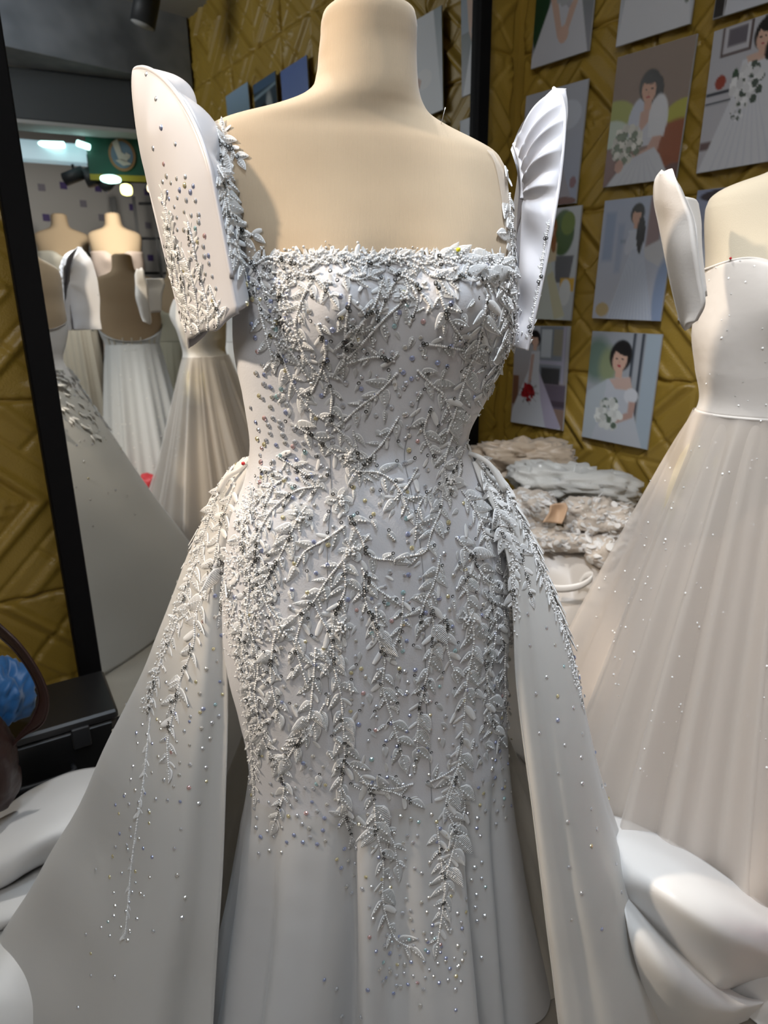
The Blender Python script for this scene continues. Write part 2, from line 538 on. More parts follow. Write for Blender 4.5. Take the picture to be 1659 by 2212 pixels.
def form_row(z, n, grow=0.0):
    # silhouettes were measured on the turned body: take the turn out of the half width
    L, R = sm(z, FZ, FL), sm(z, FZ, FR)
    return section(z, L, R, sm(z, FZ, FB[0]), sm(z, FZ, FB[1]), sm(z, FZ, FB[2]), n, grow=grow)
zs = np.concatenate([np.linspace(FZ[0], zrow(190), 16), np.linspace(zrow(195), zrow(345), 26), np.linspace(zrow(352), zrow(1300), 44)])
NF = 96
G = np.array([form_row(z, NF) for z in zs])
V = list(G.reshape(-1, 3))
fc = grid_faces(len(zs), NF, True)
top = G[0].mean(0) + np.array([0, 0, 0.004])
V.append(top)
fc += [(len(V) - 1, (j + 1) % NF, j) for j in range(NF)]
form = empty('dress_form', (-0.02, CY + 0.02, 0.0), 'beige jersey dress form with a thick capped neck under the beaded gown', 'dress form')
torso = mk('torso', V, fc, M['jersey'], form)
v, f = tube_vf([(-0.02, CY + .02, 0.06), (-0.02, CY + .02, zrow(1290))], 0.02, 14)
mk('stand_pole', v, f, M['matte_black'], form)
prof = [(0.0, 0.17), (0.015, 0.17), (0.03, 0.15), (0.05, 0.05), (0.08, 0.025)]
V = []
for z, r in prof:
    for k in range(32):
        a = k * math.pi / 16
        V.append((-0.02 + r * math.cos(a), CY + .02 + r * math.sin(a), z))
mk('stand_base', V, grid_faces(len(prof), 32, True) + [tuple(range(32))], M['matte_black'], form)

gown = empty('wedding_gown', (-0.02, CY + 0.02, 0.001), 'white fitted gown covered in beaded leaf lace with tall butterfly sleeves', 'gown')
# fitted body
GOWN = [(545, 505, 1121, .108, .094), (650, 509, 1117, .112, .094), (750, 511, 1106, .108, .09), (850, 529, 1065, .101, .086), (960, 543, 1017, .096, .082),
        (1020, 534, 1040, .102, .092), (1100, 505, 1078, .110, .108), (1200, 492, 1102, .114, .12), (1300, 488, 1109, .116, .124), (1400, 496, 1109, .114, .122),
        (1500, 520, 1105, .110, .116), (1600, 541, 1106, .106, .110), (1680, 541, 1112, .106, .112), (1760, 532, 1120, .112, .125), (1900, 516, 1142, .128, .15),
        (2050, 490, 1172, .148, .19), (2180, 462, 1205, .166, .23)]
GZ = np.array([zrow(r[0]) for r in GOWN])
GL = np.array([x_of(r[1], CY, z) for r, z in zip(GOWN, GZ)])
GR = np.array([x_of(r[2], CY, z) for r, z in zip(GOWN, GZ)])
GB = [np.array([r[k] for r in GOWN]) for k in (3, 4)]
def gown_row(z, n, grow=0.0):
    P = section(z, sm(z, GZ, GL), sm(z, GZ, GR), sm(z, GZ, GB[0]), sm(z, GZ, GB[1]), 0.0, n, grow=grow)
    return P
NG = 300
zt = at(812, 550, 0.79)[2]
zs = np.concatenate([[zt], np.linspace(zt - .004, zrow(1640), 110), np.linspace(zrow(1650), 0.012, 60)])
G = np.array([gown_row(z, NG) for z in zs])
ang = np.arange(NG) * 2 * math.pi / NG
front = np.clip(-np.sin(ang), 0, 1)
for i, z in enumerate(zs):
    # the neckline dips towards the back
    back = np.clip(np.sin(ang), 0, 1)
    side = np.abs(np.cos(ang)) ** 3
    if z > zrow(780):
        lim = zt - 0.020 * side * (1 - front) - 0.11 * back
        G[i, :, 2] = np.minimum(G[i, :, 2], lim)
    # godet folds below the knee
    k = np.clip((zrow(1640) - z) / (zrow(1640)), 0, 1)
    if k > 0:
        xn = np.cos(ang)
        cen = G[i].mean(0)
        d = 0.0 * xn
        for x0, w, A in ((-0.30, 0.055, -0.085), (-0.02, 0.05, -0.03), (0.12, 0.06, 0.018), (0.52, 0.05, -0.055), (0.76, 0.05, -0.05), (-0.62, 0.10, 0.03), (-0.83, 0.06, -0.04), (-.14, .08, .02), (0.33, 0.09, .025)):
            d = d + A * np.exp(-((xn - x0 + 0.04 * k) / (w * (1 + k))) ** 2) * (np.sin(ang) < 0.05)
        d = d + 0.03 * np.sin(9 * ang) * (np.sin(ang) > 0.05)
        kk = k ** 0.75
        dirv = G[i] - cen
        dirv /= np.linalg.norm(dirv, axis=1, keepdims=True)
        G[i] += dirv * (d * kk)[:, None]
    # tiny drag lines of the fitted cloth
    G[i] += (wob(G[i], 38, s=3) * 0.0007 * (1 - k))[:, None] * np.stack([np.cos(ang), np.sin(ang), 0 * ang], -1)
gown_G = G
gown_body = mk('gown_body', G.reshape(-1, 3), grid_faces(len(zs), NG, True), [M['gown'], M['gown_hem']], gown)
for p_ in gown_body.data.polygons:
    if p_.center[2] < zrow(1655):
        p_.material_index = 1
gown_body['label'] = 'fitted white mermaid body with a straight neckline'

# thin seams running down the front
def surface_line(G_, j, i0, i1, lift):
    P = G_[i0:i1, j] + np.array([0.0, -lift, 0.0])
    return P
for xs in (0.205, -0.33):
    j = int(np.argmin(np.abs(ang - (2 * math.pi - math.acos(xs)))))
    v, f = tube_vf(surface_line(G, j, 22, 112, 0.0002), 0.0007, 6)
    mk('seam', v, f, M['seam'], gown)

# overskirt, open at the front
OVER = [(992, 536, 546, 1022, 1034), (1012, 508, 540, 1030, 1054), (1045, 480, 528, 1044, 1082), (1100, 455, 510, 1074, 1112), (1200, 413, 491, 1100, 1162), (1300, 378, 487, 1110, 1198),
        (1400, 343, 489, 1114, 1230), (1500, 308, 490, 1126, 1254), (1650, 240, 485, 1150, 1282), (1800, 178, 478, 1172, 1320),
        (1950, 105, 466, 1194, 1370), (2100, 25, 456, 1218, 1420), (2180, -20, 450, 1235, 1446)]
rows = []
for (y, lo, li, ri, ro) in OVER:
    z = max(zrow(y), 0.004) if y < 2170 else 0.004
    k = max(0.0, (zrow(992) - z) / zrow(992))
    yi, ym, yb = 0.885 - 0.12 * k ** 0.7, 0.885 - 0.14 * k ** 0.8, CY + 0.09 + 0.50 * k
    yo = 0.915 + 0.06 * k
    X = lambda px, Y: x_of(px, Y, z)
    rows.append([(X(li, yi), yi, z), (X(li * .66 + lo * .34, ym), ym, z), (X(li * .25 + lo * .75, ym + .025), ym + .025 + 0.01 * k, z), (X(lo, yo), yo, z),
                 (X(lo, yo) * .93, yo + .13 * k + .02, z), (X((lo + 829) / 2, yb), yb * .97, z), (-0.02, yb, z), (X((ro + 829) / 2, yb), yb * .97, z),
                 (X(ro, yo) * .93, yo + .13 * k + .02, z), (X(ro, yo), yo, z), (X(ri * .3 + ro * .7, ym + .02), ym + .02, z), (X(ri * .7 + ro * .3, ym), ym, z), (X(ri, yi), yi, z)])
NV = 220
G = patch(rows, 90, NV)
N = normals(G)
kk = np.clip((zrow(1000) - G[:, :, 2]) / zrow(1000), 0, 1)
t = np.linspace(0, 1, NV)[None, :]
fold = 0.014 * np.sin(t * 2 * math.pi * 7 + 0.9 * np.sin(t * 17)) + 0.0012 * np.sin(t * 2 * math.pi * 19 + 2)
G = G + N * (fold * kk ** 0.9)[:, :, None] + N * (wob(G, 11, s=5) * 0.005 * kk)[:, :, None]
over_G = G
overskirt = mk('overskirt', G.reshape(-1, 3), grid_faces(90, NV), M['organza'], gown)
solid(overskirt, 0.0016, 0)
overskirt['label'] = 'sheer ivory overskirt open at the front'
# turned edge of the overskirt opening
for j in (0, NV - 1):
    v, f = tube_vf(G[::2, j], 0.0018, 6)
    mk('rolled_hem', v, f, M['organza'], overskirt)
# waistband tabs where the overskirt is pinned on
for pts in ([(548, 985), (520, 1012), (492, 1030), (474, 1062)], [(1012, 978), (1040, 990), (1064, 1012), (1090, 1060)]):
    P = cr([at(x, y, 0.885) for x, y in pts], 14)
    v, f = tube_vf(P, np.linspace(0.003, 0.0045, 14), 10)
    mk('waist_tab', v, f, M['organza'], overskirt)

# butterfly sleeves: a flat arched outer panel and pleats gathered into the armhole
def unit(a):
    a = np.asarray(a, float)
    return a / np.linalg.norm(a)
sleeve_meshes = []
def sleeve(Ptop, Pbot, nrm, S, arm_h, arm_w, hwid, label, skew=0.5, deep=1.0, arch=0.42):
    eu = unit(Ptop - Pbot)
    H = np.linalg.norm(Ptop - Pbot)
    no = unit(np.asarray(nrm) - eu * np.dot(nrm, eu))
    ew = unit(np.cross(eu, no))
    if ew[1] > 0:
        ew = -ew                                       # towards the viewer
    h0 = arch * H
    def wid(h):
        t = np.clip((h - h0) / (H - h0), 0, 1)
        return hwid * (1 - t ** 1.9) ** 0.70 * (0.92 + 0.08 * np.clip(h / h0, 0, 1))
    def mid(h):
        t = np.clip((h - h0) / (H - h0), 0, 1)
        return -skew * hwid * t ** 1.6
    nr, nc = 60, 41
    hs = H * (1 - (1 - np.linspace(0, 1, nr)) ** 1.6)
    G = np.zeros((nr, nc, 3))
    for i, h in enumerate(hs):
        w = wid(h)
        x = np.linspace(-1, 1, nc)
        hem = (-0.008 * np.exp(-((x - 0.55) / 0.5) ** 2) + 0.002 * np.sin(x * 9)) * math.exp(-h / 0.05)
        G[i] = Pbot + eu * h + np.outer(x * w + mid(h), ew) + np.outer(0.020 * (1 - x ** 2) * min(1, w / hwid * 1.2), no) + np.outer(hem, eu)
        G[i] += np.outer((wob(G[i], 16, s=7) * 0.003 + (.3 - np.abs(wob(G[i], 26, k=4, s=13))) * 0.0035) * (1 - x ** 2), no)
    root = mk('butterfly_sleeve', G.reshape(-1, 3), grid_faces(nr, nc), M['sleeve'], gown)
    solid(root, 0.0016, 0)
    root['label'] = label
    sleeve_meshes.append(root)
    # rim from front bottom over the top to the back bottom, then pleats to the armhole
    nt_, nj = 180, 26
    hh = np.concatenate([np.linspace(0, H, nt_ // 2), np.linspace(H, 0, nt_ // 2)])
    hh = H * np.sin(np.clip(hh / H, 0, 1) * math.pi / 2) ** 1.0
    sg = np.concatenate([np.ones(nt_ // 2), -np.ones(nt_ // 2)])
    tau = np.linspace(0, 1, nt_)
    rim = np.array([Pbot + eu * h + ew * (s * wid(h) + mid(h)) for h, s in zip(hh, sg)])
    th = np.radians(-75 + 330 * tau)
    arm = np.array([S + ew * arm_w * math.cos(a) + eu * arm_h * math.sin(a) for a in th])
    ni = -no
    Q = np.zeros((nt_, nj, 3))
    gather = np.clip((hh / H - 0.34) / 0.2, 0, 1)
    for k in range(nj):
        s = k / (nj - 1)
        b = s ** 1.15
        base = rim * (1 - b)[None] if False else rim * (1 - b) + arm * b
        depth = deep * (0.026 * math.sin(math.pi * min(1, s * 1.1)) ** 0.8 + 0.014 * min(1, s * 5) * (1 - s))
        pl = np.abs(np.sin(tau * math.pi * 9.5 + 1.2 * np.sin(tau * 9))) * 2 - 1
        amp = 0.0105 * math.sin(math.pi * min(1, s ** 0.8)) ** 1.1
        Q[:, k] = base + np.outer(depth * np.ones(nt_), ni) + np.outer(amp * gather * pl, ni) + np.outer(amp * 0.5 * gather * pl, eu)
    ins = mk('pleated_lining', Q.reshape(-1, 3), grid_faces(nt_, nj), M['sleeve'], root)
    solid(ins, 0.0012, 0)
    v, f = tube_vf(rim[6:-6], 0.0028, 8)
    mk('sleeve_rim', v, f, M['sleeve'], root)
    v, f = tube_vf(arm[20:-20] + ni * 0.004, 0.0035, 8)
    mk('armhole_binding', v, f, M['sleeve'], root)
    sleeve_meshes.append(ins)
    return root
sleeve_l = sleeve(at(316, 84, .905), at(456, 716, .845), (-.83, -.55, 0), at(440, 410, .905), 0.105, 0.035, 0.108, 'tall white butterfly sleeve with beaded lace towards its hem', 0.62, 0.55)
# the other sleeve is seen from its gathered inner side
rim_px = [(1196, 191, 1.02), (1210, 206, .99), (1218, 236, .97), (1219, 270, .955), (1215, 330, .94), (1207, 400, .93), (1196, 470, .92), (1183, 545, .915), (1168, 620, .91), (1153, 690, .91), (1138, 757, .915)]
arm_px = [(1112, 312, .985), (1118, 330, .975), (1124, 350, .97), (1128, 372, .965), (1130, 395, .96), (1130, 418, .958), (1127, 450, .955), (1124, 520, .95), (1120, 600, .945), (1114, 690, .945), (1108, 748, .945)]
rimC, armC = cr([at(*p) for p in rim_px], 200), cr([at(*p) for p in arm_px], 200)
tau = np.linspace(0, 1, 200)
toC = unit(np.array([-.55, -.8, 0.1]))
Q = np.zeros((200, 28, 3))
for k in range(28):
    q = k / 27
    bulge = 0.012 * math.sin(math.pi * q) * (0.4 + 0.6 * np.clip((.62 - tau) / .2, 0, 1))
    up = np.clip((.56 - tau) / .10, 0, 1)
    ph = tau / .56 * 5.0
    pl = (1 - np.abs(2 * (ph - np.floor(ph)) - 1)) ** 1.6
    amp = 0.016 * np.sin(math.pi * np.clip(q, 0, 1) ** .75) ** .8 + 0.0035 * (q > .8)
    soft = 0.004 * np.sin(tau * 34) * math.sin(math.pi * q) * np.clip((tau - .5) / .1, 0, 1)
    Q[:, k] = rimC * (1 - q) + armC * q + np.outer(bulge + amp * pl * up + soft, toC)
sleeve_r = mk('butterfly_sleeve', Q.reshape(-1, 3), grid_faces(200, 28), M['sleeve'], gown)
solid(sleeve_r, 0.0012, 0)
sleeve_r['label'] = 'tall white butterfly sleeve showing its pleated inner side'
# outer panel: from the front rim round to the back edge
backC = rimC + np.outer(np.sin(np.clip(tau * 1.25, 0, 1) * math.pi / 2) ** .8, np.array([-.012, .20, 0.0]))
Q2 = np.zeros((200, 16, 3))
for k in range(16):
    q = k / 15
    Q2[:, k] = rimC * (1 - q) + backC * q + np.outer(0.018 * math.sin(math.pi * q) * np.ones(200), np.array([.98, .1, 0]))
o = mk('outer_panel', Q2.reshape(-1, 3), grid_faces(200, 16), M['sleeve'], sleeve_r)
solid(o, 0.0012, 0)
Q3 = np.array([cr([b, (a_ + b) / 2 + np.array([-.01, .02, 0]), a_ + np.array([0, .03, 0])], 12) for a_, b in zip(armC, backC)])
o3 = mk('pleated_lining', Q3.reshape(-1, 3), grid_faces(200, 12), M['sleeve'], sleeve_r)
v, f = tube_vf(rimC, 0.0026, 8)
mk('sleeve_rim', v, f, M['sleeve'], sleeve_r)
v, f = tube_vf(armC[:110] + toC * .002, 0.003, 8)
mk('armhole_binding', v, f, M['sleeve'], sleeve_r)
sleeve_meshes += [sleeve_r, o]

# ray casting onto finished surfaces, to lay trims on them
def bvh_of(objs):
    V, Fc = [], []
    for o in objs:
        b = len(V)
        V.extend([tuple(v.co) for v in o.data.vertices])
        Fc.extend([tuple(i + b for i in p.vertices) for p in o.data.polygons])
    return BVHTree.FromPolygons(V, Fc)
def cast(tree, x, y):
    d = ray(x, y)
    h, n, i, dist = tree.ray_cast(Vector(CAM), Vector(d).normalized())
    if h is None:
        return None, None
    h, n = np.array(h), np.array(n)
    if np.dot(n, d) > 0:
        n = -n
    return h, n
T_form = bvh_of([torso])
def net_patch(name, left, right, parent, lift=0.0025):
    A, B = cr(left, 30), cr(right, 30)
    V = []
    for a, b in zip(A, B):
        for k in range(8):
            p = a + (b - a) * k / 7
            h, n = cast(T_form, *p)
            if h is None:
                h, n = at(p[0], p[1], .9), np.array([0, -1.0, 0])
            V.append(h + n * lift)
    return mk(name, V, grid_faces(30, 8), M['net'], parent)
strap_l = net_patch('shoulder_strap', [(452, 272), (455, 330), (468, 430), (488, 520), (512, 600)], [(486, 268), (505, 330), (508, 430), (535, 505), (562, 552)], gown)
strap_r = net_patch('shoulder_strap', [(1048, 326), (1066, 356), (1080, 430), (1090, 520), (1096, 566)], [(1062, 330), (1084, 372), (1096, 430), (1102, 520), (1110, 575)], gown)

# ------------------------------------------------------------------ the train spread over the floor
def sheet(name, rows, nu, nv, m, parent, amp=0.004, freq=9, th=0.002, s=0):
    G = patch([[at_z(x, y, z) for x, y, z in r] for r in rows], nu, nv)
    N = normals(G)
    G = G + N * (wob(G, freq, s=s) * amp)[:, :, None]
    o = mk(name, G.reshape(-1, 3), grid_faces(nu, nv), m, parent)
    return solid(o, th, 0)
train_rows_r1 = [[(1270, 1760, .28), (1330, 1764, .30), (1410, 1800, .31), (1500, 1850, .30), (1590, 1912, .28), (1690, 1985, .25)],
                 [(1290, 1810, .33), (1355, 1825, .36), (1440, 1862, .37), (1530, 1915, .36), (1620, 1972, .32), (1700, 2030, .26)],
                 [(1315, 1895, .32), (1385, 1915, .36), (1462, 1955, .37), (1550, 2005, .34), (1640, 2050, .27), (1700, 2090, .18)],
                 [(1345, 1990, .19), (1420, 2020, .23), (1500, 2060, .24), (1580, 2090, .22), (1645, 2095, .17), (1690, 2110, .10)],
                 [(1370, 2060, .10), (1450, 2090, .13), (1520, 2115, .15), (1560, 2132, .15), (1620, 2115, .12), (1670, 2110, .08)],
                 [(1390, 2100, .03), (1460, 2125, .04), (1520, 2140, .05), (1558, 2142, .06), (1610, 2125, .05), (1660, 2118, .03)]]
train = sheet('train', train_rows_r1, 60, 70, M['train'], gown, .004, 13)
train['label'] = 'white satin train pooled on the floor'
sheet('train_fold', [[(1330, 1880, .30), (1400, 1985, .26), (1480, 2062, .20), (1560, 2125, .13), (1610, 2152, .09), (1652, 2158, .07)],
                     [(1345, 1960, .32), (1420, 2050, .28), (1500, 2118, .21), (1570, 2160, .13), (1615, 2172, .10), (1650, 2170, .07)],
                     [(1370, 2060, .26), (1440, 2120, .23), (1510, 2165, .17), (1575, 2185, .11), (1610, 2186, .08), (1640, 2182, .05)],
                     [(1395, 2150, .14), (1460, 2185, .12), (1520, 2205, .09), (1570, 2206, .06), (1600, 2200, .04), (1625, 2195, .02)],
                     [(1420, 2230, .02), (1480, 2235, .02), (1530, 2230, .02), (1570, 2222, .02), (1595, 2212, .015), (1615, 2204, .01)]],
      50, 60, M['organza_hem'], train, .004, 15, s=2)
sheet('train_fold', [[(1540, 2130, .05), (1600, 2090, .10), (1660, 2070, .12), (1740, 2060, .12)],
                     [(1560, 2150, .06), (1620, 2120, .10), (1680, 2110, .12), (1740, 2110, .12)],
                     [(1600, 2180, .03), (1640, 2170, .06), (1690, 2165, .07), (1740, 2165, .07)],
                     [(1640, 2215, .01), (1670, 2215, .01), (1700, 2215, .01), (1740, 2215, .01)]], 30, 30, M['train'], train, .003, 20, s=4)
sheet('train_fold', [[(-80, 1800, .10), (0, 1752, .15), (70, 1702, .19), (150, 1666, .21), (235, 1654, .21), (330, 1662, .18)],
                     [(-80, 1840, .15), (0, 1800, .20), (80, 1755, .24), (160, 1720, .26), (245, 1705, .26), (335, 1710, .22)],
                     [(-80, 1890, .16), (0, 1860, .20), (80, 1815, .25), (160, 1785, .27), (245, 1775, .28), (330, 1780, .24)],
                     [(-80, 1930, .11), (0, 1908, .14), (60, 1872, .17), (110, 1850, .19), (180, 1838, .21), (300, 1840, .22)],
                     [(-80, 1955, .03), (0, 1925, .04), (50, 1888, .06), (90, 1866, .08), (150, 1856, .10), (300, 1880, .12)]],
      50, 60, M['train'], train, .006, 12, s=6)
sheet('train_fold', [[(-80, 1965, .06), (0, 1915, .09), (60, 1875, .11), (130, 1850, .13), (250, 1860, .15)],
                     [(-80, 2000, .10), (0, 1955, .12), (70, 1930, .14), (150, 1920, .17), (260, 1940, .18)],
                     [(-80, 2010, .08), (-10, 2000, .10), (60, 1985, .12), (150, 1990, .14), (260, 2010, .15)],
                     [(-80, 2030, .02), (-10, 2020, .02), (40, 2010, .02), (140, 2040, .03), (260, 2080, .03)]],
      40, 50, M['organza_hem'], train, .004, 15, s=8)
sheet('train_fold', [[(-80, 2060, .03), (0, 2012, .06), (40, 2020, .08), (120, 2060, .10)],
                     [(-80, 2120, .07), (-10, 2080, .10), (40, 2070, .11), (120, 2100, .12)],
                     [(-80, 2200, .06), (-20, 2160, .08), (40, 2150, .08), (120, 2170, .08)],
                     [(-80, 2300, .01), (-20, 2260, .01), (40, 2250, .01), (120, 2260, .01)]],
      30, 40, M['organza_hem'], train, .004, 15, s=9)

# ------------------------------------------------------------------ the second form with its tulle gown
# (the main gown's own petticoat, seen through the overskirt opening, is added after the skirt builder below)
HW = (FR - FL) / 2
def body_row(z, n, cx, cy, tw, grow=0.0, dz=0.0, sc=1.0, bump=0.034):
    zz = z - dz
    hw = sm(zz, FZ, HW) * sc
    a = np.arange(n) * 2 * math.pi / n
    ca, sa = np.cos(a), np.sin(a)
    lx = (hw + grow) * np.sign(ca) * np.abs(ca) ** (2 / 2.25)
    b = np.where(sa < 0, sm(zz, FZ, FB[0]) * sc + grow, sm(zz, FZ, FB[1]) * sc + grow)
    ly = b * np.sign(sa) * np.abs(sa) ** (2 / 2.25) + sm(zz, FZ, FB[2])
    fr = np.clip(-sa, 0, 1) ** 0.6
    for s in (-1, 1):
        ly = ly - fr * bump * np.exp(-((lx - s * 0.070) / 0.050) ** 2 - ((zz - ZB_) / 0.060) ** 2)
    return np.stack([cx + lx * math.cos(tw) - ly * math.sin(tw), cy + lx * math.sin(tw) + ly * math.cos(tw), np.full(n, z)], -1)
def build_form(cx, cy, tw, label, m, dz=0.0, z_low=None, group=None, n=64, base=0.0):
    e = empty('dress_form', (cx, cy, base), label, 'dress form', group)
    zl = zrow(1300) + dz if z_low is None else z_low
    zs = np.concatenate([np.linspace(FZ[0] + dz, zrow(190) + dz, 12), np.linspace(zrow(195) + dz, zrow(345) + dz, 20), np.linspace(zrow(352) + dz, zl, 26)])
    G = np.array([body_row(z, n, cx, cy, tw, dz=dz) for z in zs])
    V = list(G.reshape(-1, 3)) + [G[0].mean(0) + np.array([0, 0, .004])]
    fc = grid_faces(len(zs), n, True) + [(len(V) - 1, (j + 1) % n, j) for j in range(n)]
    mk('torso', V, fc, m, e)
    v, f = tube_vf([(cx, cy, base + .03), (cx, cy, zl + .02)], 0.018, 12)
    mk('stand_pole', v, f, M['matte_black'], e)
    V = []
    for z, r in ((0.0, 0.15), (0.02, 0.15), (0.035, 0.05), (0.06, 0.02)):
        V += [(cx + r * math.cos(k * math.pi / 12), cy + r * math.sin(k * math.pi / 12), base + z) for k in range(24)]
    mk('stand_base', V, grid_faces(4, 24, True) + [tuple(range(24))], M['matte_black'], e)
    return e
def skirt_grid(cx, cy, tw, z0, z1, r0, r1, n, nz, folds, amp, power=0.8, seed=0, squash=0.8):
    a = np.arange(n) * 2 * math.pi / n
    R = np.random.default_rng(seed)
    ph = R.uniform(0, 6.28, 4)
    rows = []
    for i in range(nz):
        k = i / (nz - 1)
        z = z0 + (z1 - z0) * k
        r = r0 + (r1 - r0) * k ** power
        fo = (1.2 - 2.2 * np.abs(np.sin(folds / 2 * a + ph[0] + 0.9 * np.sin(3 * a + ph[1]) + .25 * k))) + 0.45 * np.sin((2 * folds + 1) * a + ph[2] + 1.2 * k) + .4 * np.sin(3 * a + ph[3])
        q = r + amp * k ** 0.7 * fo
        x = q * np.cos(a)
        y = q * np.sin(a) * (squash + (1 - squash) * k)
        rows.append(np.stack([cx + x * math.cos(tw) - y * math.sin(tw), cy + x * math.sin(tw) + y * math.cos(tw), np.full(n, z)], -1))
    return np.array(rows)
M['petticoat'] = mat('ivory_petticoat', (0.74, 0.69, 0.60), 0.5, sheen=0.3, bump=('noise', 60, 0.3), trans=0.3)
G = skirt_grid(-0.02, 1.05, 0, 0.60, 0.006, 0.22, 0.46, 160, 40, 14, 0.012, 1.0, 17)
G[:, :, 1] = 1.06 + (G[:, :, 1] - 1.05) * 0.45
pet = mk('petticoat', G.reshape(-1, 3), grid_faces(40, 160, True), M['petticoat'], gown)
X2, Y2 = 0.785, 1.27
TW2 = math.radians(-6)
form2 = build_form(X2, Y2, TW2, 'cream canvas dress form at the right edge wearing the tulle gown', M['canvas'])
gown2 = empty('tulle_gown', (X2, Y2, 0.001), 'champagne tulle ball gown with a plain strapless bodice on the cream form', 'gown')
n2 = 160
a2 = np.arange(n2) * 2 * math.pi / n2
zw2 = zrow(905, 1.2)
zt2 = zrow(552, 1.2)
zs = np.linspace(zt2, zw2, 46)
G = np.array([body_row(z, n2, X2, Y2, TW2, 0.006) for z in zs])
sweet = zt2 - 0.085 * np.exp(-((a2 - 1.5 * math.pi) / 0.42) ** 2) - 0.09 * np.clip(np.sin(a2), 0, 1) - 0.02 * np.abs(np.cos(a2)) ** 6
for i in range(len(zs)):
    G[i, :, 2] = np.minimum(G[i, :, 2], sweet)
G += (wob(G, 30, s=11) * 0.0012)[:, :, None] * np.array([0, -1.0, 0])
b2 = mk('bodice', G.reshape(-1, 3), grid_faces(len(zs), n2, True), M['tulle_bodice'], gown2)
solid(b2, 0.003, 0)
v, f = tube_vf(np.vstack([G[0], G[0][:1]]) + np.array([0, 0, .001]), 0.0028, 8, False)
mk('neckline_binding', v, f, M['tulle_bodice'], b2)
v, f = tube_vf(np.vstack([G[-1], G[-1][:1]]), 0.0035, 8, False)
mk('waist_seam', v, f, M['tulle_bodice'], b2)
r_w = 0.155
G = skirt_grid(X2, Y2, TW2, zw2, 0.03, r_w - .012, 0.35, 200, 40, 11, 0.008, 0.95, 3, 0.58)
mk('lining_skirt', G.reshape(-1, 3), grid_faces(40, 200, True), M['tulle_lining'], gown2)
for li, (rr, fo, am, zend, sd) in enumerate(((0.405, 16, 0.024, 0.16, 5), (0.425, 11, 0.046, 0.19, 9))):
    G = skirt_grid(X2, Y2, TW2, zw2 + .002, zend, r_w + .006 + .004 * (li + 1), rr, 260, 60, fo, am, 0.95, sd, 0.62)
    k = np.linspace(0, 1, 60)[:, None]
    # the gathered hem puffs out and tucks under
    tuck = np.clip((k - 0.86) / 0.14, 0, 1) ** 2
    cen = np.array([X2, Y2, 0])
    d = G - cen
    d[:, :, 2] = 0
    G = G - d * (0.24 * tuck)[:, :, None]
    o = mk('tulle_layer', G.reshape(-1, 3), grid_faces(60, 260, True), M['tulle'], gown2)
    if li == 1:
        tulle_outer = o
# plain stiff sleeve standing beside the second bodice
L = [(1440, 374, 1.17), (1426, 392, 1.18), (1424, 430, 1.18), (1434, 480, 1.18), (1447, 545, 1.17), (1462, 620, 1.16), (1480, 690, 1.15), (1492, 708, 1.14)]
Rr = [(1450, 376, 1.15), (1470, 402, 1.13), (1486, 440, 1.12), (1500, 478, 1.11), (1508, 535, 1.10), (1517, 600, 1.10), (1524, 655, 1.10), (1508, 692, 1.11)]
rows = []
for (x0, y0, d0), (x1, y1, d1) in zip(L, Rr):
    a, b = at(x0, y0, d0), at(x1, y1, d1)
    rows.append([a, a * .5 + b * .5 + np.array([-.006, -.006, 0]), b])
G = patch(rows, 40, 12)
sl2 = mk('stiff_sleeve', G.reshape(-1, 3), grid_faces(40, 12), M['board'], gown2)
solid(sl2, 0.010, -1)
sl2['label'] = 'plain stiff sleeve board beside the bodice'
rows = [[at(1478, 425, 1.13), at(1500, 430, 1.17), at(1508, 440, 1.22)], [at(1500, 480, 1.12), at(1512, 480, 1.17), at(1514, 480, 1.22)],
        [at(1506, 530, 1.11), at(1514, 530, 1.16), at(1516, 540, 1.20)], [at(1518, 650, 1.11), at(1524, 640, 1.15), at(1527, 640, 1.18)]]
G = patch(rows, 24, 10)
solid(mk('sleeve_lining', G.reshape(-1, 3), grid_faces(24, 10), M['board'], sl2), 0.002)

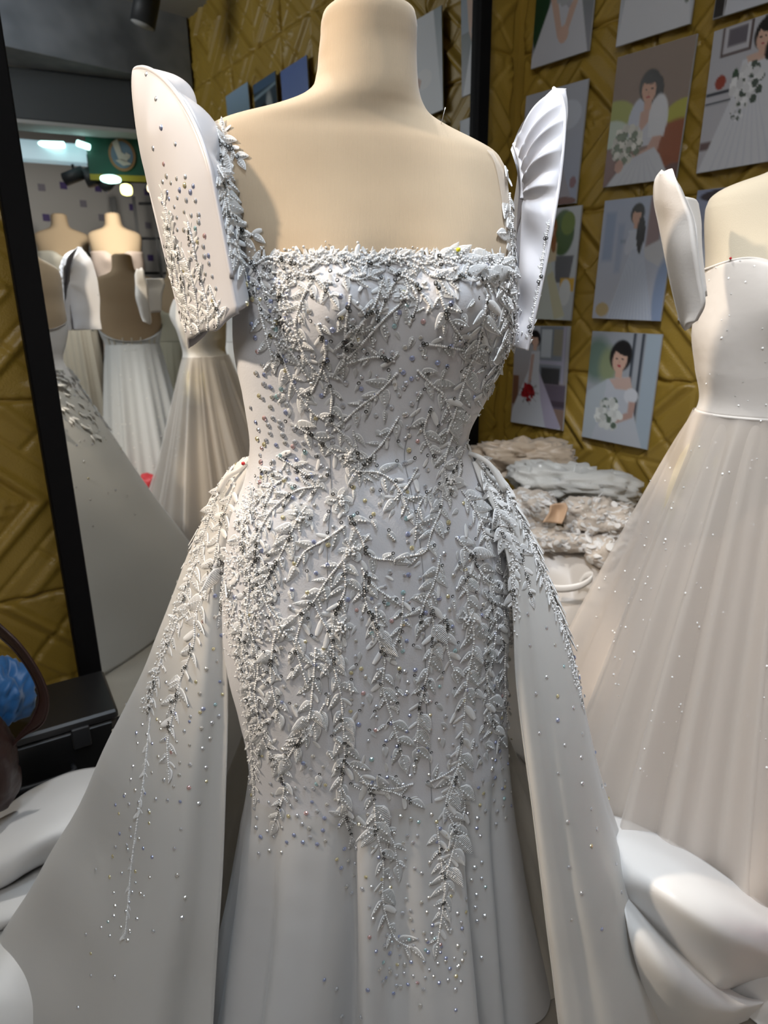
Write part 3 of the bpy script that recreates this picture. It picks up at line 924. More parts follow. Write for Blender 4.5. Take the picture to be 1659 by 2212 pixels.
# ------------------------------------------------------------------ bridal prints on the photo wall, their pictures laid down as ink colours
def srgb(r, g, b):
    return np.array([((c / 255.0) / 12.92 if c / 255.0 <= 0.04045 else ((c / 255.0 + 0.055) / 1.055) ** 2.4) for c in (r, g, b)])
GW, GH = 60, 88
class Ink:
    def __init__(self, bg, bg2=None):
        self.u, self.v = np.meshgrid(np.linspace(0, 1, GW), np.linspace(0, 1, GH))   # v = 0 at the top
        a, b = srgb(*bg), srgb(*(bg2 or bg))
        self.c = a[None, None] * (1 - self.v[..., None]) + b[None, None] * self.v[..., None]
    def lay(self, m, col, op=1.0):
        m = np.clip(m, 0, 1)[..., None] * op
        self.c = self.c * (1 - m) + srgb(*col)[None, None] * m
    def ell(self, x, y, rx, ry, col, rot=0, soft=0.12, op=1.0):
        du, dv = self.u - x, (self.v - y) * 1.4
        ry *= 1.4
        a = math.radians(rot)
        p, q = du * math.cos(a) + dv * math.sin(a), -du * math.sin(a) + dv * math.cos(a)
        self.lay((1 + soft / 2 - np.sqrt((p / rx) ** 2 + (q / ry) ** 2)) / soft, col, op)
    def box(self, x0, y0, x1, y1, col, s=0.012, op=1.0):
        m = np.minimum(np.minimum(self.u - x0, x1 - self.u), np.minimum(self.v - y0, y1 - self.v)) / s + 0.5
        self.lay(m, col, op)
    def poly(self, pts, col, s=0.014, op=1.0):
        ins = np.zeros_like(self.u, bool)
        dmin = np.full_like(self.u, 9.0)
        for (x0, y0), (x1, y1) in zip(pts, pts[1:] + pts[:1]):
            if y0 != y1:
                k = ((y0 > self.v) != (y1 > self.v)) & (self.u < (x1 - x0) * (self.v - y0) / (y1 - y0) + x0)
                ins ^= k
            dx, dy = x1 - x0, y1 - y0
            t = np.clip(((self.u - x0) * dx + (self.v - y0) * dy) / (dx * dx + dy * dy + 1e-9), 0, 1)
            dmin = np.minimum(dmin, np.hypot(self.u - x0 - t * dx, self.v - y0 - t * dy))
        self.lay(np.where(ins, 0.5 + dmin / s, 0.5 - dmin / s), col, op)
    def head(self, x, y, r, hair=(22, 20, 24), skin=(214, 178, 160), tilt=0, long=0.0, face=True):
        self.ell(x, y - r * .12, r * 1.12, r * .98, hair, tilt)
        if long:
            self.ell(x + r * .7, y + r * .6 + long / 2, r * .5, long / 2 + r * .5, hair, -8)
        self.box(x - r * .35, y + r * .3, x + r * .35, y + r * 1.25, skin)
        self.ell(x - r * .06, y + r * .14, r * .72, r * .76, skin, tilt)
        self.ell(x + r * .1, y - r * .5, r * .85, r * .30, hair, tilt + 14)
        if face and r > 0.075:
            for s in (-1, 1):
                self.ell(x - r * .06 + s * r * .28, y + r * .08, r * .13, r * .05, (50, 34, 34))
            self.ell(x - r * .06, y + r * .50, r * .2, r * .06, (176, 72, 80))
            self.ell(x - r * .04, y + r * .26, r * .06, r * .1, (192, 150, 132), op=.7)
    def bouquet(self, x, y, r, col, leaf, seed, n=46):
        g = np.random.default_rng(seed)
        for i in range(n):
            a, d = g.uniform(0, 6.28), r * math.sqrt(g.uniform(0, 1))
            dl = int(g.uniform(-30, 14))
            cl = leaf if g.uniform() < 0.28 else [max(0, min(255, c + dl)) for c in col]
            self.ell(x + d * math.cos(a), y + d * math.sin(a) * .72, r * .22, r * .16, cl, g.uniform(0, 90))
WH = (226, 228, 234)
def pleats(k, x0, x1, y0, y1, col, n):
    for i in range(n):
        a = x0 + (x1 - x0) * (i + .5) / n
        m = .5 * (x0 + x1)
        k.poly([(m + (a - m) * .25, y0), (m + (a - m) * .25 + .006, y0), (a + .012, y1), (a - .012, y1)], col, .02, .5)
def art_hands():
    k = Ink((66, 92, 74), (150, 150, 160)); k.box(.55, 0, 1, .5, (150, 162, 176)); k.ell(.1, .5, .16, .4, (30, 62, 40)); k.poly([(.3, -.1), (.75, -.1), (.72, .45), (1, 1.05), (-.1, 1.05), (.34, .5)], (206, 208, 216))
    k.poly([(.28, 0), (.4, .05), (.38, .55), (.52, .82), (.44, .84), (.24, .5)], (206, 176, 160)); k.poly([(.78, 0), (.9, .05), (.84, .5), (.6, .84), (.54, .8), (.72, .45)], (206, 176, 160)); k.ell(.54, .83, .09, .06, (212, 180, 164)); k.bouquet(.55, .5, .2, (196, 196, 204), (178, 182, 186), 3, 30)
    return k
def art_lap():
    k = Ink((150, 160, 168), (200, 204, 212)); k.poly([(.2, -.1), (.8, -.1), (.9, .5), (1, 1.05), (0, 1.05)], (214, 217, 224)); k.ell(.45, .62, .2, .1, (224, 224, 228)); k.poly([(.5, .62), (.8, .48), (1, .44), (1, .54), (.82, .6), (.55, .7)], (206, 172, 158)); k.ell(.9, .62, .08, .12, (70, 86, 74)); k.ell(.85, .5, .08, .06, (80, 94, 82)); k.ell(.92, .75, .05, .1, (120, 130, 126))
    return k
def art_dark_door():
    k = Ink((180, 180, 188), (196, 200, 208)); k.box(0, 0, .16, 1, (28, 26, 30)); k.box(.17, 0, .2, 1, (90, 86, 90)); k.poly([(.3, .2), (.9, .1), (1, 1), (.18, 1)], (206, 210, 220)); k.ell(.35, .5, .16, .3, (140, 90, 74))
    return k
def art_floral_plain():
    k = Ink((186, 190, 200), (176, 184, 204)); k.ell(.3, .3, .3, .2, (204, 206, 214)); k.ell(.75, .25, .2, .12, (204, 210, 222)); k.poly([(.45, .5), (.6, .5), (.95, 1), (.2, 1)], (178, 176, 186)); k.ell(.8, .98, .2, .04, (132, 104, 100)); k.ell(.92, .82, .05, .05, (150, 120, 126))
    return k
def art_smiling():
    k = Ink((150, 136, 128), (142, 126, 118)); k.ell(.05, .5, .32, .17, (172, 178, 116)); k.ell(.02, .62, .3, .14, (206, 218, 206)); k.ell(1.0, .52, .25, .1, (178, 176, 88)); k.ell(.95, .83, .42, .27, (146, 88, 62)); k.box(-.1, .7, .3, 1.1, (96, 62, 58)); k.ell(.95, 1.02, .2, .14, (92, 56, 52))
    k.ell(.62, .36, .07, .14, (24, 22, 26)); k.ell(.36, .5, .1, .15, (206, 212, 226), 12); k.poly([(.4, .46), (.62, .44), (.66, .72), (.36, .72)], (212, 215, 224)); k.poly([(.42, .46), (.56, .42), (.56, .52), (.46, .6), (.42, .56)], (208, 176, 164)); k.ell(.66, .52, .125, .17, (226, 228, 234), -4); k.poly([(.55, .52), (.79, .52), (.76, .67), (.56, .66)], (224, 227, 233))
    k.poly([(.62, .66), (.74, .66), (.7, .79), (.3, .86), (.26, .8), (.56, .74)], (206, 172, 160)); k.poly([(.36, .8), (.66, .74), (.74, .8), (.96, 1.05), (-.02, 1.05), (.2, .88)], (214, 218, 226)); pleats(k, .1, .9, .8, 1.05, (186, 190, 204), 7); k.bouquet(.27, .68, .19, (232, 232, 226), (92, 104, 84), 5, 70); k.ell(.2, .85, .06, .05, (206, 172, 160))
    k.head(.5, .29, .125, tilt=-12)
    return k
def art_mantel():
    k = Ink((188, 190, 198), (196, 196, 204)); k.box(.12, -.02, .5, .2, (88, 72, 72)); k.box(.15, 0, .47, .18, (196, 196, 204)); k.box(.2, .02, .43, .14, (104, 100, 110)); k.box(.62, 0, .7, .2, (92, 80, 80)); k.box(0, .43, .3, .455, (64, 68, 78)); k.box(0, .5, .34, .515, (74, 78, 88)); k.ell(.17, .37, .07, .05, (150, 66, 52)); k.ell(.35, .37, .04, .07, (60, 84, 66)); k.box(0, .78, .2, .84, (110, 92, 92))
    k.poly([(.42, .26), (.82, .24), (.86, .42), (1, 1.05), (-.02, 1.05), (.36, .46)], (218, 221, 229)); pleats(k, .1, 1, .5, 1.05, (192, 197, 212), 8); k.poly([(.46, .24), (.8, .22), (.78, .28), (.5, .3)], (212, 182, 168)); k.head(.64, .13, .105, tilt=10, long=.06); k.bouquet(.52, .43, .19, (232, 234, 238), (74, 86, 80), 8, 60); k.bouquet(.44, .6, .09, (226, 228, 234), (84, 96, 88), 9, 24); k.ell(.86, .4, .07, .04, (206, 172, 156))
    return k
def art_back_view():
    k = Ink((184, 194, 214), (196, 200, 212)); k.box(.05, .1, .2, .5, (146, 164, 196), .04, .7); k.box(.25, .2, .34, .6, (156, 172, 200), .04, .6); k.box(.66, 0, .84, .42, (156, 138, 140), .03); k.poly([(.6, .42), (1, .3), (1, .6), (.7, .5)], (206, 208, 214)); k.ell(.95, .8, .1, .3, (150, 168, 200), 0, .3); k.ell(.14, .92, .1, .06, (196, 176, 132)); k.box(.3, .33, .6, .36, (120, 134, 160), .02, .5)
    k.poly([(.4, .26), (.62, .24), (.66, .46), (.9, 1.05), (.2, 1.05), (.46, .44)], (206, 214, 228)); pleats(k, .22, .9, .42, 1.05, (168, 180, 204), 13); k.ell(.44, .36, .06, .1, (206, 212, 226), 15); k.head(.5, .14, .085, long=.22, face=False); k.ell(.58, .27, .055, .12, (22, 22, 28), -6)
    return k
def art_sofa():
    k = Ink((180, 186, 196), (160, 140, 132)); k.box(.48, .0, .96, .52, (132, 140, 152)); k.box(.52, .03, .7, .3, (196, 204, 212)); k.box(.74, .03, .9, .28, (150, 146, 132)); k.box(.5, .33, .92, .37, (176, 176, 196)); k.box(.54, .4, .88, .56, (62, 62, 66)); k.box(.9, 0, .95, .55, (178, 176, 196)); k.box(.5, .56, 1, .8, (106, 96, 112)); k.box(.55, .72, 1, .78, (76, 66, 78)); k.box(0, .5, .12, .8, (120, 84, 66)); k.box(.7, .8, 1, 1, (146, 122, 112))
    k.poly([(.34, .25), (.5, .24), (.5, .44), (.62, .6), (.96, .98), (.95, 1.05), (-.02, 1.05), (.02, .85), (.3, .44)], (208, 212, 220)); k.poly([(.5, .44), (.96, .98), (.7, 1.05), (.55, .7)], (186, 180, 202)); k.poly([(.34, .28), (.4, .27), (.36, .55), (.3, .58)], (192, 162, 152)); k.head(.4, .13, .085, tilt=-20, face=False); k.bouquet(.31, .66, .12, (160, 32, 40), (96, 18, 26), 12, 50)
    for i in range(9):
        a = i * .7
        k.poly([(.31, .66), (.31 + .2 * math.cos(a), .66 + .13 * math.sin(a)), (.33 + .19 * math.cos(a), .67 + .12 * math.sin(a))], (70, 74, 74), .02, .7)
    k.bouquet(.31, .65, .09, (158, 30, 38), (110, 18, 28), 13, 40)
    return k
def art_seated():
    k = Ink((170, 176, 186), (170, 176, 182)); k.ell(.12, .25, .22, .2, (112, 134, 124), 0, .5); k.ell(.3, .3, .14, .16, (146, 158, 124), 0, .6); k.box(.62, -.05, .66, .85, (58, 66, 78), .02); k.box(.74, -.05, .78, .8, (50, 58, 70), .02); k.box(.8, 0, 1, 1, (174, 190, 204)); k.poly([(.02, .55), (.3, .42), (.34, .7), (.1, 1.05), (-.05, 1.05)], (186, 196, 204))
    k.poly([(.3, .42), (.62, .38), (.7, .6), (.8, .8), (.95, 1.05), (.12, 1.05), (.28, .7)], (196, 202, 212)); k.poly([(.34, .42), (.64, .38), (.72, .56), (.6, .5), (.44, .5)], (206, 180, 170)); k.ell(.68, .55, .1, .07, (216, 220, 228)); k.poly([(.66, .6), (.76, .6), (.74, .74), (.5, .82), (.48, .76), (.66, .7)], (190, 158, 148)); k.head(.47, .22, .145, tilt=8); k.bouquet(.38, .74, .19, (226, 230, 228), (96, 112, 98), 15, 70)
    return k
def art_plant():
    k = Ink((206, 212, 218), (190, 196, 200)); k.box(.3, 0, .36, .3, (40, 46, 52)); k.box(.1, .12, .9, .16, (44, 50, 56)); k.ell(.72, .22, .2, .2, (76, 100, 62)); k.ell(.8, .14, .12, .1, (122, 140, 78)); k.poly([(.62, .42), (.95, .42), (.9, .66), (.66, .66)], (104, 106, 112)); k.box(.75, .62, 1, .74, (214, 172, 70)); k.ell(.85, .75, .1, .12, (216, 220, 222))
    k.poly([(.36, .3), (.58, .28), (.56, .48), (.88, .96), (.8, 1.05), (-.05, 1.05), (.34, .5)], (206, 212, 206)); k.poly([(.6, .55), (.88, .96), (.7, 1.0), (.5, .6)], (206, 198, 150), op=.6); k.poly([(.5, .32), (.64, .3), (.64, .46), (.3, .5), (.32, .45), (.52, .42)], (214, 200, 170)); k.head(.5, .18, .1, hair=(150, 98, 60), face=False, long=.1)
    return k
def art_lilac():
    k = Ink((150, 160, 190), (206, 210, 222)); k.ell(.45, .05, .4, .05, (58, 50, 58)); k.poly([(.2, .3), (.8, .3), (1, 1), (0, 1)], (200, 206, 220)); k.ell(.5, .14, .06, .05, (44, 44, 54))
    return k
def art_veil():
    k = Ink((92, 98, 104), (188, 190, 196)); k.poly([(.5, 0), (1, 0), (1, .4)], (150, 164, 186)); k.poly([(.3, .42), (.66, .4), (.9, 1.05), (.1, 1.05)], (206, 202, 204)); k.head(.44, .26, .13, tilt=10, long=.2)
    return k
def art_white():
    k = Ink((96, 104, 104), (190, 194, 200)); k.ell(.7, .4, .4, .3, (206, 208, 214)); k.poly([(.3, .3), (1, .2), (1, 1), (.2, 1)], (206, 208, 214)); k.ell(.3, .15, .2, .15, (40, 56, 44))
    return k
def art_field():
    k = Ink((146, 172, 198), (86, 104, 80)); k.box(0, .55, 1, 1, (96, 110, 70), .1); k.ell(.3, .5, .3, .06, (70, 92, 82), 20); k.head(.5, .5, .12, face=False, long=.3); k.box(.75, .6, 1, 1, (40, 66, 70))
    return k
def art_pair():
    k = Ink((44, 62, 76), (40, 48, 52)); k.box(0, 0, 1, .12, (70, 96, 124)); k.poly([(0, .17), (1, .12), (1, .16), (0, .22)], (120, 140, 152)); k.ell(.66, .5, .16, .3, (150, 156, 158), 0, .4); k.head(.42, .48, .16, face=False, long=.2); k.box(.2, .75, .6, 1, (176, 160, 156))
    return k
def art_blue():
    k = Ink((98, 120, 178), (128, 146, 190)); pleats(k, 0, 1, 0, 1, (84, 104, 160), 5); k.head(.42, .55, .17, face=False, long=.3)
    return k
def print_board(pq, art, label, group='bridal prints on the gold wall'):
    """pq: four wall points TL TR BR BL in the room"""
    P = np.array(pq)
    z = P[:, 2]
    s = (P - O) @ W_
    w = (abs(s[1] - s[0]) + abs(s[2] - s[3])) / 2
    h = ((z[0] - z[3]) + (z[1] - z[2])) / 2
    cs, cz = s.mean(), z.mean()
    tilt = ((z[1] - z[0]) + (z[2] - z[3])) / 2 / max(w, .01)
    tilt = max(-0.03, min(0.03, tilt))
    ul, vl = W_ * math.cos(tilt) + UP * math.sin(tilt), UP * math.cos(tilt) - W_ * math.sin(tilt)
    sd = 1.0 if s[1] > s[0] else -1.0
    c = O + W_ * cs + UP * cz + T_ * 0.012
    e = empty('photo_print', c - vl * h / 2, label, 'photo', group)
    v, f = box_vf(c - T_ * 0.003, (ul, vl, T_), w / 2, h / 2, 0.0028)
    mk('backing_board', v, f, M['print_edge'], e, False)
    k = art()
    uu, vv = np.meshgrid(np.linspace(-.5, .5, GW), np.linspace(.5, -.5, GH))
    G = c + (uu * w * sd * .994)[..., None] * ul + (vv * h * .994)[..., None] * vl + T_ * 0.0012
    me = mesh_data('picture', G.reshape(-1, 3), grid_faces(GH, GW), M['print'], False)
    at_ = me.color_attributes.new('ink', 'FLOAT_COLOR', 'POINT')
    at_.data.foreach_set('color', np.concatenate([k.c.reshape(-1, 3), np.ones((GW * GH, 1))], 1).ravel())
    put(bpy.data.objects.new('picture', me), e)
    return e
WQ = O + T_ * 0.01
def wall_pts(*px):
    return [on_plane(CAM, ray(x, y), WQ, T_) for x, y in px]
def wall_seen(*px):
    return [seen_on(x, y, WQ, T_) for x, y in px]
for px, art, lab in (
    (((1168, -170), (1300, -235), (1282, 105), (1152, 150)), art_hands, 'photo print of folded hands over a white gown, above the pleated sleeve'),
    (((1362, -215), (1528, -285), (1504, 54), (1336, 95)), art_lap, 'photo print of a seated bride in white cut off at the top edge'),
    (((1575, -260), (1720, -330), (1700, -6), (1552, 38)), art_dark_door, 'photo print with a dark door strip in the top right corner'),
    (((1141, 204), (1271, 173), (1246, 440), (1116, 452)), art_floral_plain, 'pale misty photo print half hidden behind the pleated sleeve'),
    (((1331, 124), (1501, 77), (1467, 386), (1307, 404)), art_smiling, 'photo print of a smiling bride with round white bouquet and one puffed sleeve'),
    (((1542, 64), (1722, 14), (1686, 340), (1506, 380)), art_mantel, 'photo print of a bride with a cascading bouquet beside a mantelpiece'),
    (((1303, 433), (1457, 418), (1437, 693), (1284, 689)), art_back_view, 'photo print of a long-haired bride turned away in a pleated skirt'),
    (((1502, 411), (1668, 395), (1636, 698), (1470, 693)), art_lilac, 'photo print peeping out behind the cream form and its stiff sleeve'),
    (((1136, 456), (1256, 445), (1236, 691), (1120, 689)), art_plant, 'photo print of an auburn-haired bride beside a potted plant'),
    (((1119, 702), (1233, 706), (1216, 929), (1100, 912)), art_sofa, 'photo print of a bride holding a red bouquet before a sofa'),
    (((1281, 714), (1431, 723), (1400, 971), (1257, 944)), art_seated, 'photo print of a bride with swept-up hair seated with white flowers'),
):
    print_board(wall_pts(*px), art, lab)
for px, art, lab in (
    (((614, 144), (672, 120), (668, 330), (612, 345)), art_blue, 'photo print with a blue curtain mirrored above the shoulder'),
    (((554, 174), (603, 155), (600, 330), (553, 345)), art_pair, 'dark photo print of two people mirrored above the shoulder'),
    (((494, 197), (543, 180), (541, 330), (494, 345)), art_field, 'photo print of a woman in a field mirrored above the shoulder'),
):
    print_board(wall_seen(*px), art, lab)

# ------------------------------------------------------------------ gowns heaped on the bench beside the photo wall
M['beige_satin'] = mat('beige_satin', (0.62, 0.50, 0.38), 0.4, sheen=0.3, bump=('noise', 16, 0.3))
M['pearl_satin'] = mat('pearl_satin', (0.60, 0.555, 0.51), 0.34, sheen=0.3, bump=('noise', 9, 0.25))
M['white_satin'] = mat('white_satin_ribbon', (0.84, 0.82, 0.80), 0.25)
M['white_tulle_heap'] = mat('glittered_tulle', (0.78, 0.78, 0.75), 0.6, sheen=0.4, bump=('noise', 120, 0.3))
M['lace_heap'] = mat('champagne_lace', (0.62, 0.55, 0.48), 0.6, sheen=0.2, bump=('noise', 160, 0.5))
M['nude_lining'] = mat('nude_lining', (0.55, 0.37, 0.24), 0.6)
M['red_cloth'] = mat('red_cloth', (0.45, 0.02, 0.03), 0.5, sheen=0.2)
M['blue_cloth'] = mat('blue_nylon', (0.004, 0.085, 0.26), 0.5, sheen=0.3, bump=('noise', 20, 0.3))
M['brown_leather'] = mat('brown_leather', (0.030, 0.012, 0.010), 0.42, bump=('noise', 90, 0.25))
M['case_black'] = mat('black_plastic', (0.010, 0.010, 0.011), 0.35)

bench = empty('display_bench', room(0.44, 0.24, 0.0), 'low wooden bench carrying heaped gowns below the prints', 'bench')
v, f = box_vf(room(0.50, 0.24, 0.40), RA, 0.34, 0.19, 0.02, 0.004)
mk('seat', v, f, M['grey_paint'], bench, False)
for p in (0.20, 0.80):
    for q in (0.09, 0.39):
        v, f = box_vf(room(p, q, 0.19), RA, 0.025, 0.025, 0.19, 0.004)
        mk('leg', v, f, M['grey_paint'], bench, False)

LEAF_LO = None
def blob_grid(c, hx, hy, hz, amp, freq, s, ax=(W_, T_), nu=40, nv=64, sag=0.0):
    G = np.zeros((nu, nv, 3))
    for i in range(nu):
        a = math.pi * (i / (nu - 1) - .5)
        for j in range(nv):
            b = 2 * math.pi * j / nv
            sx = math.copysign(abs(math.cos(b)) ** .7, math.cos(b)) * math.cos(a) ** .6 if abs(math.cos(a)) > 1e-6 else 0
            sy = math.copysign(abs(math.sin(b)) ** .7, math.sin(b)) * math.cos(a) ** .6 if abs(math.cos(a)) > 1e-6 else 0
            G[i, j] = sx * hx * ax[0] + sy * hy * ax[1] + UP * hz * math.copysign(abs(math.sin(a)) ** .8, math.sin(a))
    R = np.linalg.norm(G / np.array([1, 1, 1]), axis=2, keepdims=True)
    D = G / (R + 1e-9)
    P = G + c
    G = P + D * (wob(P, freq, s=s) * amp + (.35 - np.abs(wob(P, freq * 2.2, k=4, s=s + 3))) * amp * 1.9 + (.3 - np.abs(wob(P * np.array([1, 1, 2.0]), freq * 4.5, k=4, s=s + 5))) * amp * .9)[..., None]
    return G
XR, YR = np.array([1.0, 0, 0]), np.array([0, 1.0, 0])
heap_trees = []
def heap(name, px, Y, hx, hy, hz, m, label, amp=0.014, freq=22, s=0, tilt=0.0, group='gowns heaped on the bench'):
    c = at(px[0], px[1], Y)
    ax = (XR * math.cos(tilt) + UP * math.sin(tilt), YR)
    G = blob_grid(c, hx, hy, hz, amp, freq, s, ax)
    o = mk(name, G.reshape(-1, 3), grid_faces(G.shape[0], G.shape[1], True), m)
    tag(o, label, 'gown', group)
    return o
heap_beige = heap('folded_gown', (1128, 985), 2.42, .20, .10, .058, M['beige_satin'], 'beige satin gown folded at the back of the heap', .026, 19, 1)
heap_tulle = heap('folded_gown', (1240, 1042), 2.26, .245, .10, .062, M['white_tulle_heap'], 'pale glittered tulle skirt billowing across the top of the heap', .020, 22, 4, -.12)
heap_l = heap('folded_gown', (1150, 1100), 2.12, .085, .07, .062, M['lace_heap'], 'leaf-lace bodice rolled up nearest the beaded overskirt', .010, 26, 6, -.1)
heap_r = heap('folded_gown', (1298, 1122), 2.06, .135, .07, .066, M['lace_heap'], 'thickly beaded lace gown bunched in the middle of the heap', .018, 24, 8, -.16)
heap_f = heap('folded_gown', (1215, 1165), 2.02, .12, .06, .034, M['lace_heap'], 'ivory lace gown lying flat under the bunched one', .008, 26, 10, -.05)
heap_f2 = heap('folded_gown', (1318, 1192), 1.98, .085, .06, .046, M['lace_heap'], 'sheer beige gown with large white lace flowers at the heap edge', .010, 22, 12, -.12)
# the nude lining showing inside one lace armhole
G = patch([[at(1188, 1092, 1.995), at(1200, 1088, 2.0), at(1222, 1086, 2.0)], [at(1186, 1108, 1.98), at(1204, 1106, 2.0), at(1226, 1100, 1.985)], [at(1172, 1128, 1.965), at(1200, 1130, 1.975), at(1214, 1132, 1.965)]], 14, 14)
o = mk('armhole_lining', G.reshape(-1, 3), grid_faces(14, 14), M['nude_lining'], heap_r)
solid(o, .004)

sat = empty('satin_gown', at_z(1280, 1500, 0.02), 'pearl satin gown draped down the front of the bench with a white ribbon', 'gown', 'gowns heaped on the bench')
G = patch([[at(1120, 1150, 2.05), at(1200, 1178, 2.02), at(1290, 1185, 2.0), at(1420, 1190, 1.98)],
           [at(1130, 1230, 1.98), at(1205, 1240, 1.95), at(1300, 1245, 1.93), at(1420, 1235, 1.9)],
           [at(1140, 1330, 1.93), at(1212, 1320, 1.88), at(1300, 1315, 1.87), at(1420, 1310, 1.84)],
           [at(1150, 1420, 1.88), at(1225, 1410, 1.82), at(1290, 1425, 1.83), at(1420, 1400, 1.8)],
           [at(1170, 1560, 1.83), at(1240, 1570, 1.78), at(1300, 1575, 1.78), at(1420, 1560, 1.76)]], 60, 60)
N = normals(G)
cr_ = np.abs(wob(G, 9, s=2)) * .03 + wob(G, 18, s=9) * .005
G = G - N * cr_[..., None]
o = mk('draped_skirt', G.reshape(-1, 3), grid_faces(60, 60), M['pearl_satin'], sat)
solid(o, .002)
P = cr([at(1178, 1268, 1.86), at(1215, 1272, 1.84), at(1252, 1266, 1.83), at(1278, 1250, 1.83), at(1276, 1242, 1.85), at(1262, 1246, 1.87), at(1250, 1262, 1.88)], 40)
rib = []
for p in P:
    rib.append([p + np.array([0, 0, .012]), p + np.array([0, -.002, .004]), p + np.array([0, -.002, -.004]), p - np.array([0, 0, .012])])
G = np.array(rib)
o = mk('ribbon_tie', G.reshape(-1, 3), grid_faces(40, 4), M['white_satin'], sat)
solid(o, .0015)

# ------------------------------------------------------------------ bags at the foot of the mirror
case = empty('equipment_case', at(60, 1700, 1.45) * np.array([1, 1, 0]), 'black plastic case lying in front of the mirror frame', 'case')
cx_, cy_ = -0.93, 1.47
ca_ = (np.array([math.cos(.55), math.sin(.55), 0]), np.array([-math.sin(.55), math.cos(.55), 0]), UP)
cc = np.array([cx_, cy_, 0.135])
v, f = box_vf(cc, ca_, 0.19, 0.11, 0.125, 0.014)
mk('shell', v, f, M['case_black'], case, False)
v, f = box_vf(cc + UP * .135, ca_, 0.195, 0.115, 0.014, 0.006)
mk('lid', v, f, M['case_black'], case, False)
for k in (-1, 1):
    v, f = box_vf(cc + ca_[0] * .10 * k - ca_[1] * .116 + UP * .10, ca_, 0.022, 0.006, 0.03, 0.003)
    mk('latch', v, f, M['matte_black'], case, False)
hp = cr([cc + ca_[0] * d - ca_[1] * e_ + UP * .02 for d, e_ in ((-.07, .11), (-.06, .14), (.06, .14), (.07, .11))], 20)
v, f = tube_vf(hp, .007, 8)
mk('carry_handle', v, f, M['matte_black'], case)
G = blob_grid(at(-14, 1498, 1.36), .085, .07, .075, .012, 20, 14, (XR, YR))
o = mk('blue_pouch', G.reshape(-1, 3), grid_faces(40, 64, True), M['blue_cloth'])
tag(o, 'bright blue nylon pouch lying on the black case at the left edge', 'pouch')
bag = empty('leather_handbag', at(-40, 1700, 1.22) * np.array([1, 1, 0]), 'dark brown leather handbag with a long looped strap at the left edge', 'handbag')
G = blob_grid(at(-66, 1640, 1.18), .095, .05, .13, .006, 15, 16, (XR, YR))
mk('bag_body', G.reshape(-1, 3), grid_faces(40, 64, True), M['brown_leather'], bag)
P = cr([at(-60, 1300, 1.24), at(-10, 1352, 1.24), at(40, 1400, 1.23), at(80, 1460, 1.22), at(95, 1510, 1.21), at(82, 1555, 1.20), at(46, 1588, 1.20), at(10, 1630, 1.19), at(-40, 1690, 1.19)], 60)
T = np.gradient(P, axis=0)
B = np.cross(T, np.array([.45, .9, .1]))
B /= np.linalg.norm(B, axis=1, keepdims=True)
wv = np.interp(np.linspace(0, 1, 60), [0, .3, .6, .7, .78, 1], [.020, .018, .016, .008, .003, .002])[:, None]
G = np.stack([P - B * wv, P - B * wv * .3 + np.array([0, -.002, 0]), P + B * wv * .3 + np.array([0, -.002, 0]), P + B * wv], 1)
o = mk('shoulder_strap', G.reshape(-1, 3), grid_faces(60, 4), M['brown_leather'], bag)
solid(o, .004)
for sgn in (-1, 1):
    v, f = tube_vf(P + sgn * B * wv * .96 + np.array([0, -.003, 0]), .0016, 6)
    mk('strap_piping', v, f, M['brown_leather'], o)

# ------------------------------------------------------------------ the shop front and the stall across the aisle, which the mirror shows
slab('beam', room(2.98, Q_MAX / 2, 3.0), RA, 0.14, Q_MAX / 2, 0.20, M['grey_paint'])
slab('lintel', room(3.45, 1.5, 2.80), RA, 0.05, 3.7, 0.07, M['matte_black'])
R0 = random.Random(3)
spark_later = []
def facing(pos):
    d = MQ - pos
    return math.atan2(d[0], -d[1])
def aline_gown(name, label, form_xy, tw, dz, m_b, m_s, z_top=545, z_w=950, hem_r=0.45, folds=12, amp=.02, base=0.02, power=.9, seed=1, group='gowns across the aisle', back=0.06):
    cx, cy = form_xy
    e = empty(name, (cx, cy, base), label, 'gown', group)
    zt_, zw_ = zrow(z_top) + dz, zrow(z_w) + dz
    n = 72
    a = np.arange(n) * 2 * math.pi / n
    zs_ = np.linspace(zt_, zw_, 20)
    G = np.array([body_row(z, n, cx, cy, tw, .006, dz) for z in zs_])
    lim = zt_ - .05 * np.exp(-((a - 1.5 * math.pi) / .25) ** 2) - back * np.clip(np.sin(a), 0, 1)
    for i in range(20):
        G[i, :, 2] = np.minimum(G[i, :, 2], lim)
    b = mk('bodice', G.reshape(-1, 3), grid_faces(20, n, True), m_b, e)
    solid(b, .003)
    G = skirt_grid(cx, cy, tw, zw_ + .004, base, .16, hem_r, 140, 40, folds, amp, power, seed)
    mk('skirt', G.reshape(-1, 3), grid_faces(40, 140, True), m_s, e)
    return e
M['pink_bead'] = mat('blush_beaded_tulle', (0.62, 0.50, 0.44), 0.5, bump=('noise', 140, .6))
M['ivory_bead'] = mat('ivory_beaded_tulle', (0.62, 0.58, 0.50), 0.5, bump=('noise', 140, .6))
M['cream_pleat'] = mat('cream_pleated_silk', (0.52, 0.50, 0.39), 0.55, bump=('noise', 40, .2))
M['tan_jersey'] = mat('tan_jersey', (0.42, 0.31, 0.20), 0.85)
M['white_gown2'] = mat('bluish_white_satin', (0.62, 0.64, 0.66), 0.5, bump=('noise', 30, .2))
slab('stall_platform', room(3.95, 0.55, 0.24), RA, 0.45, 0.55, 0.238, M['white_wall'])
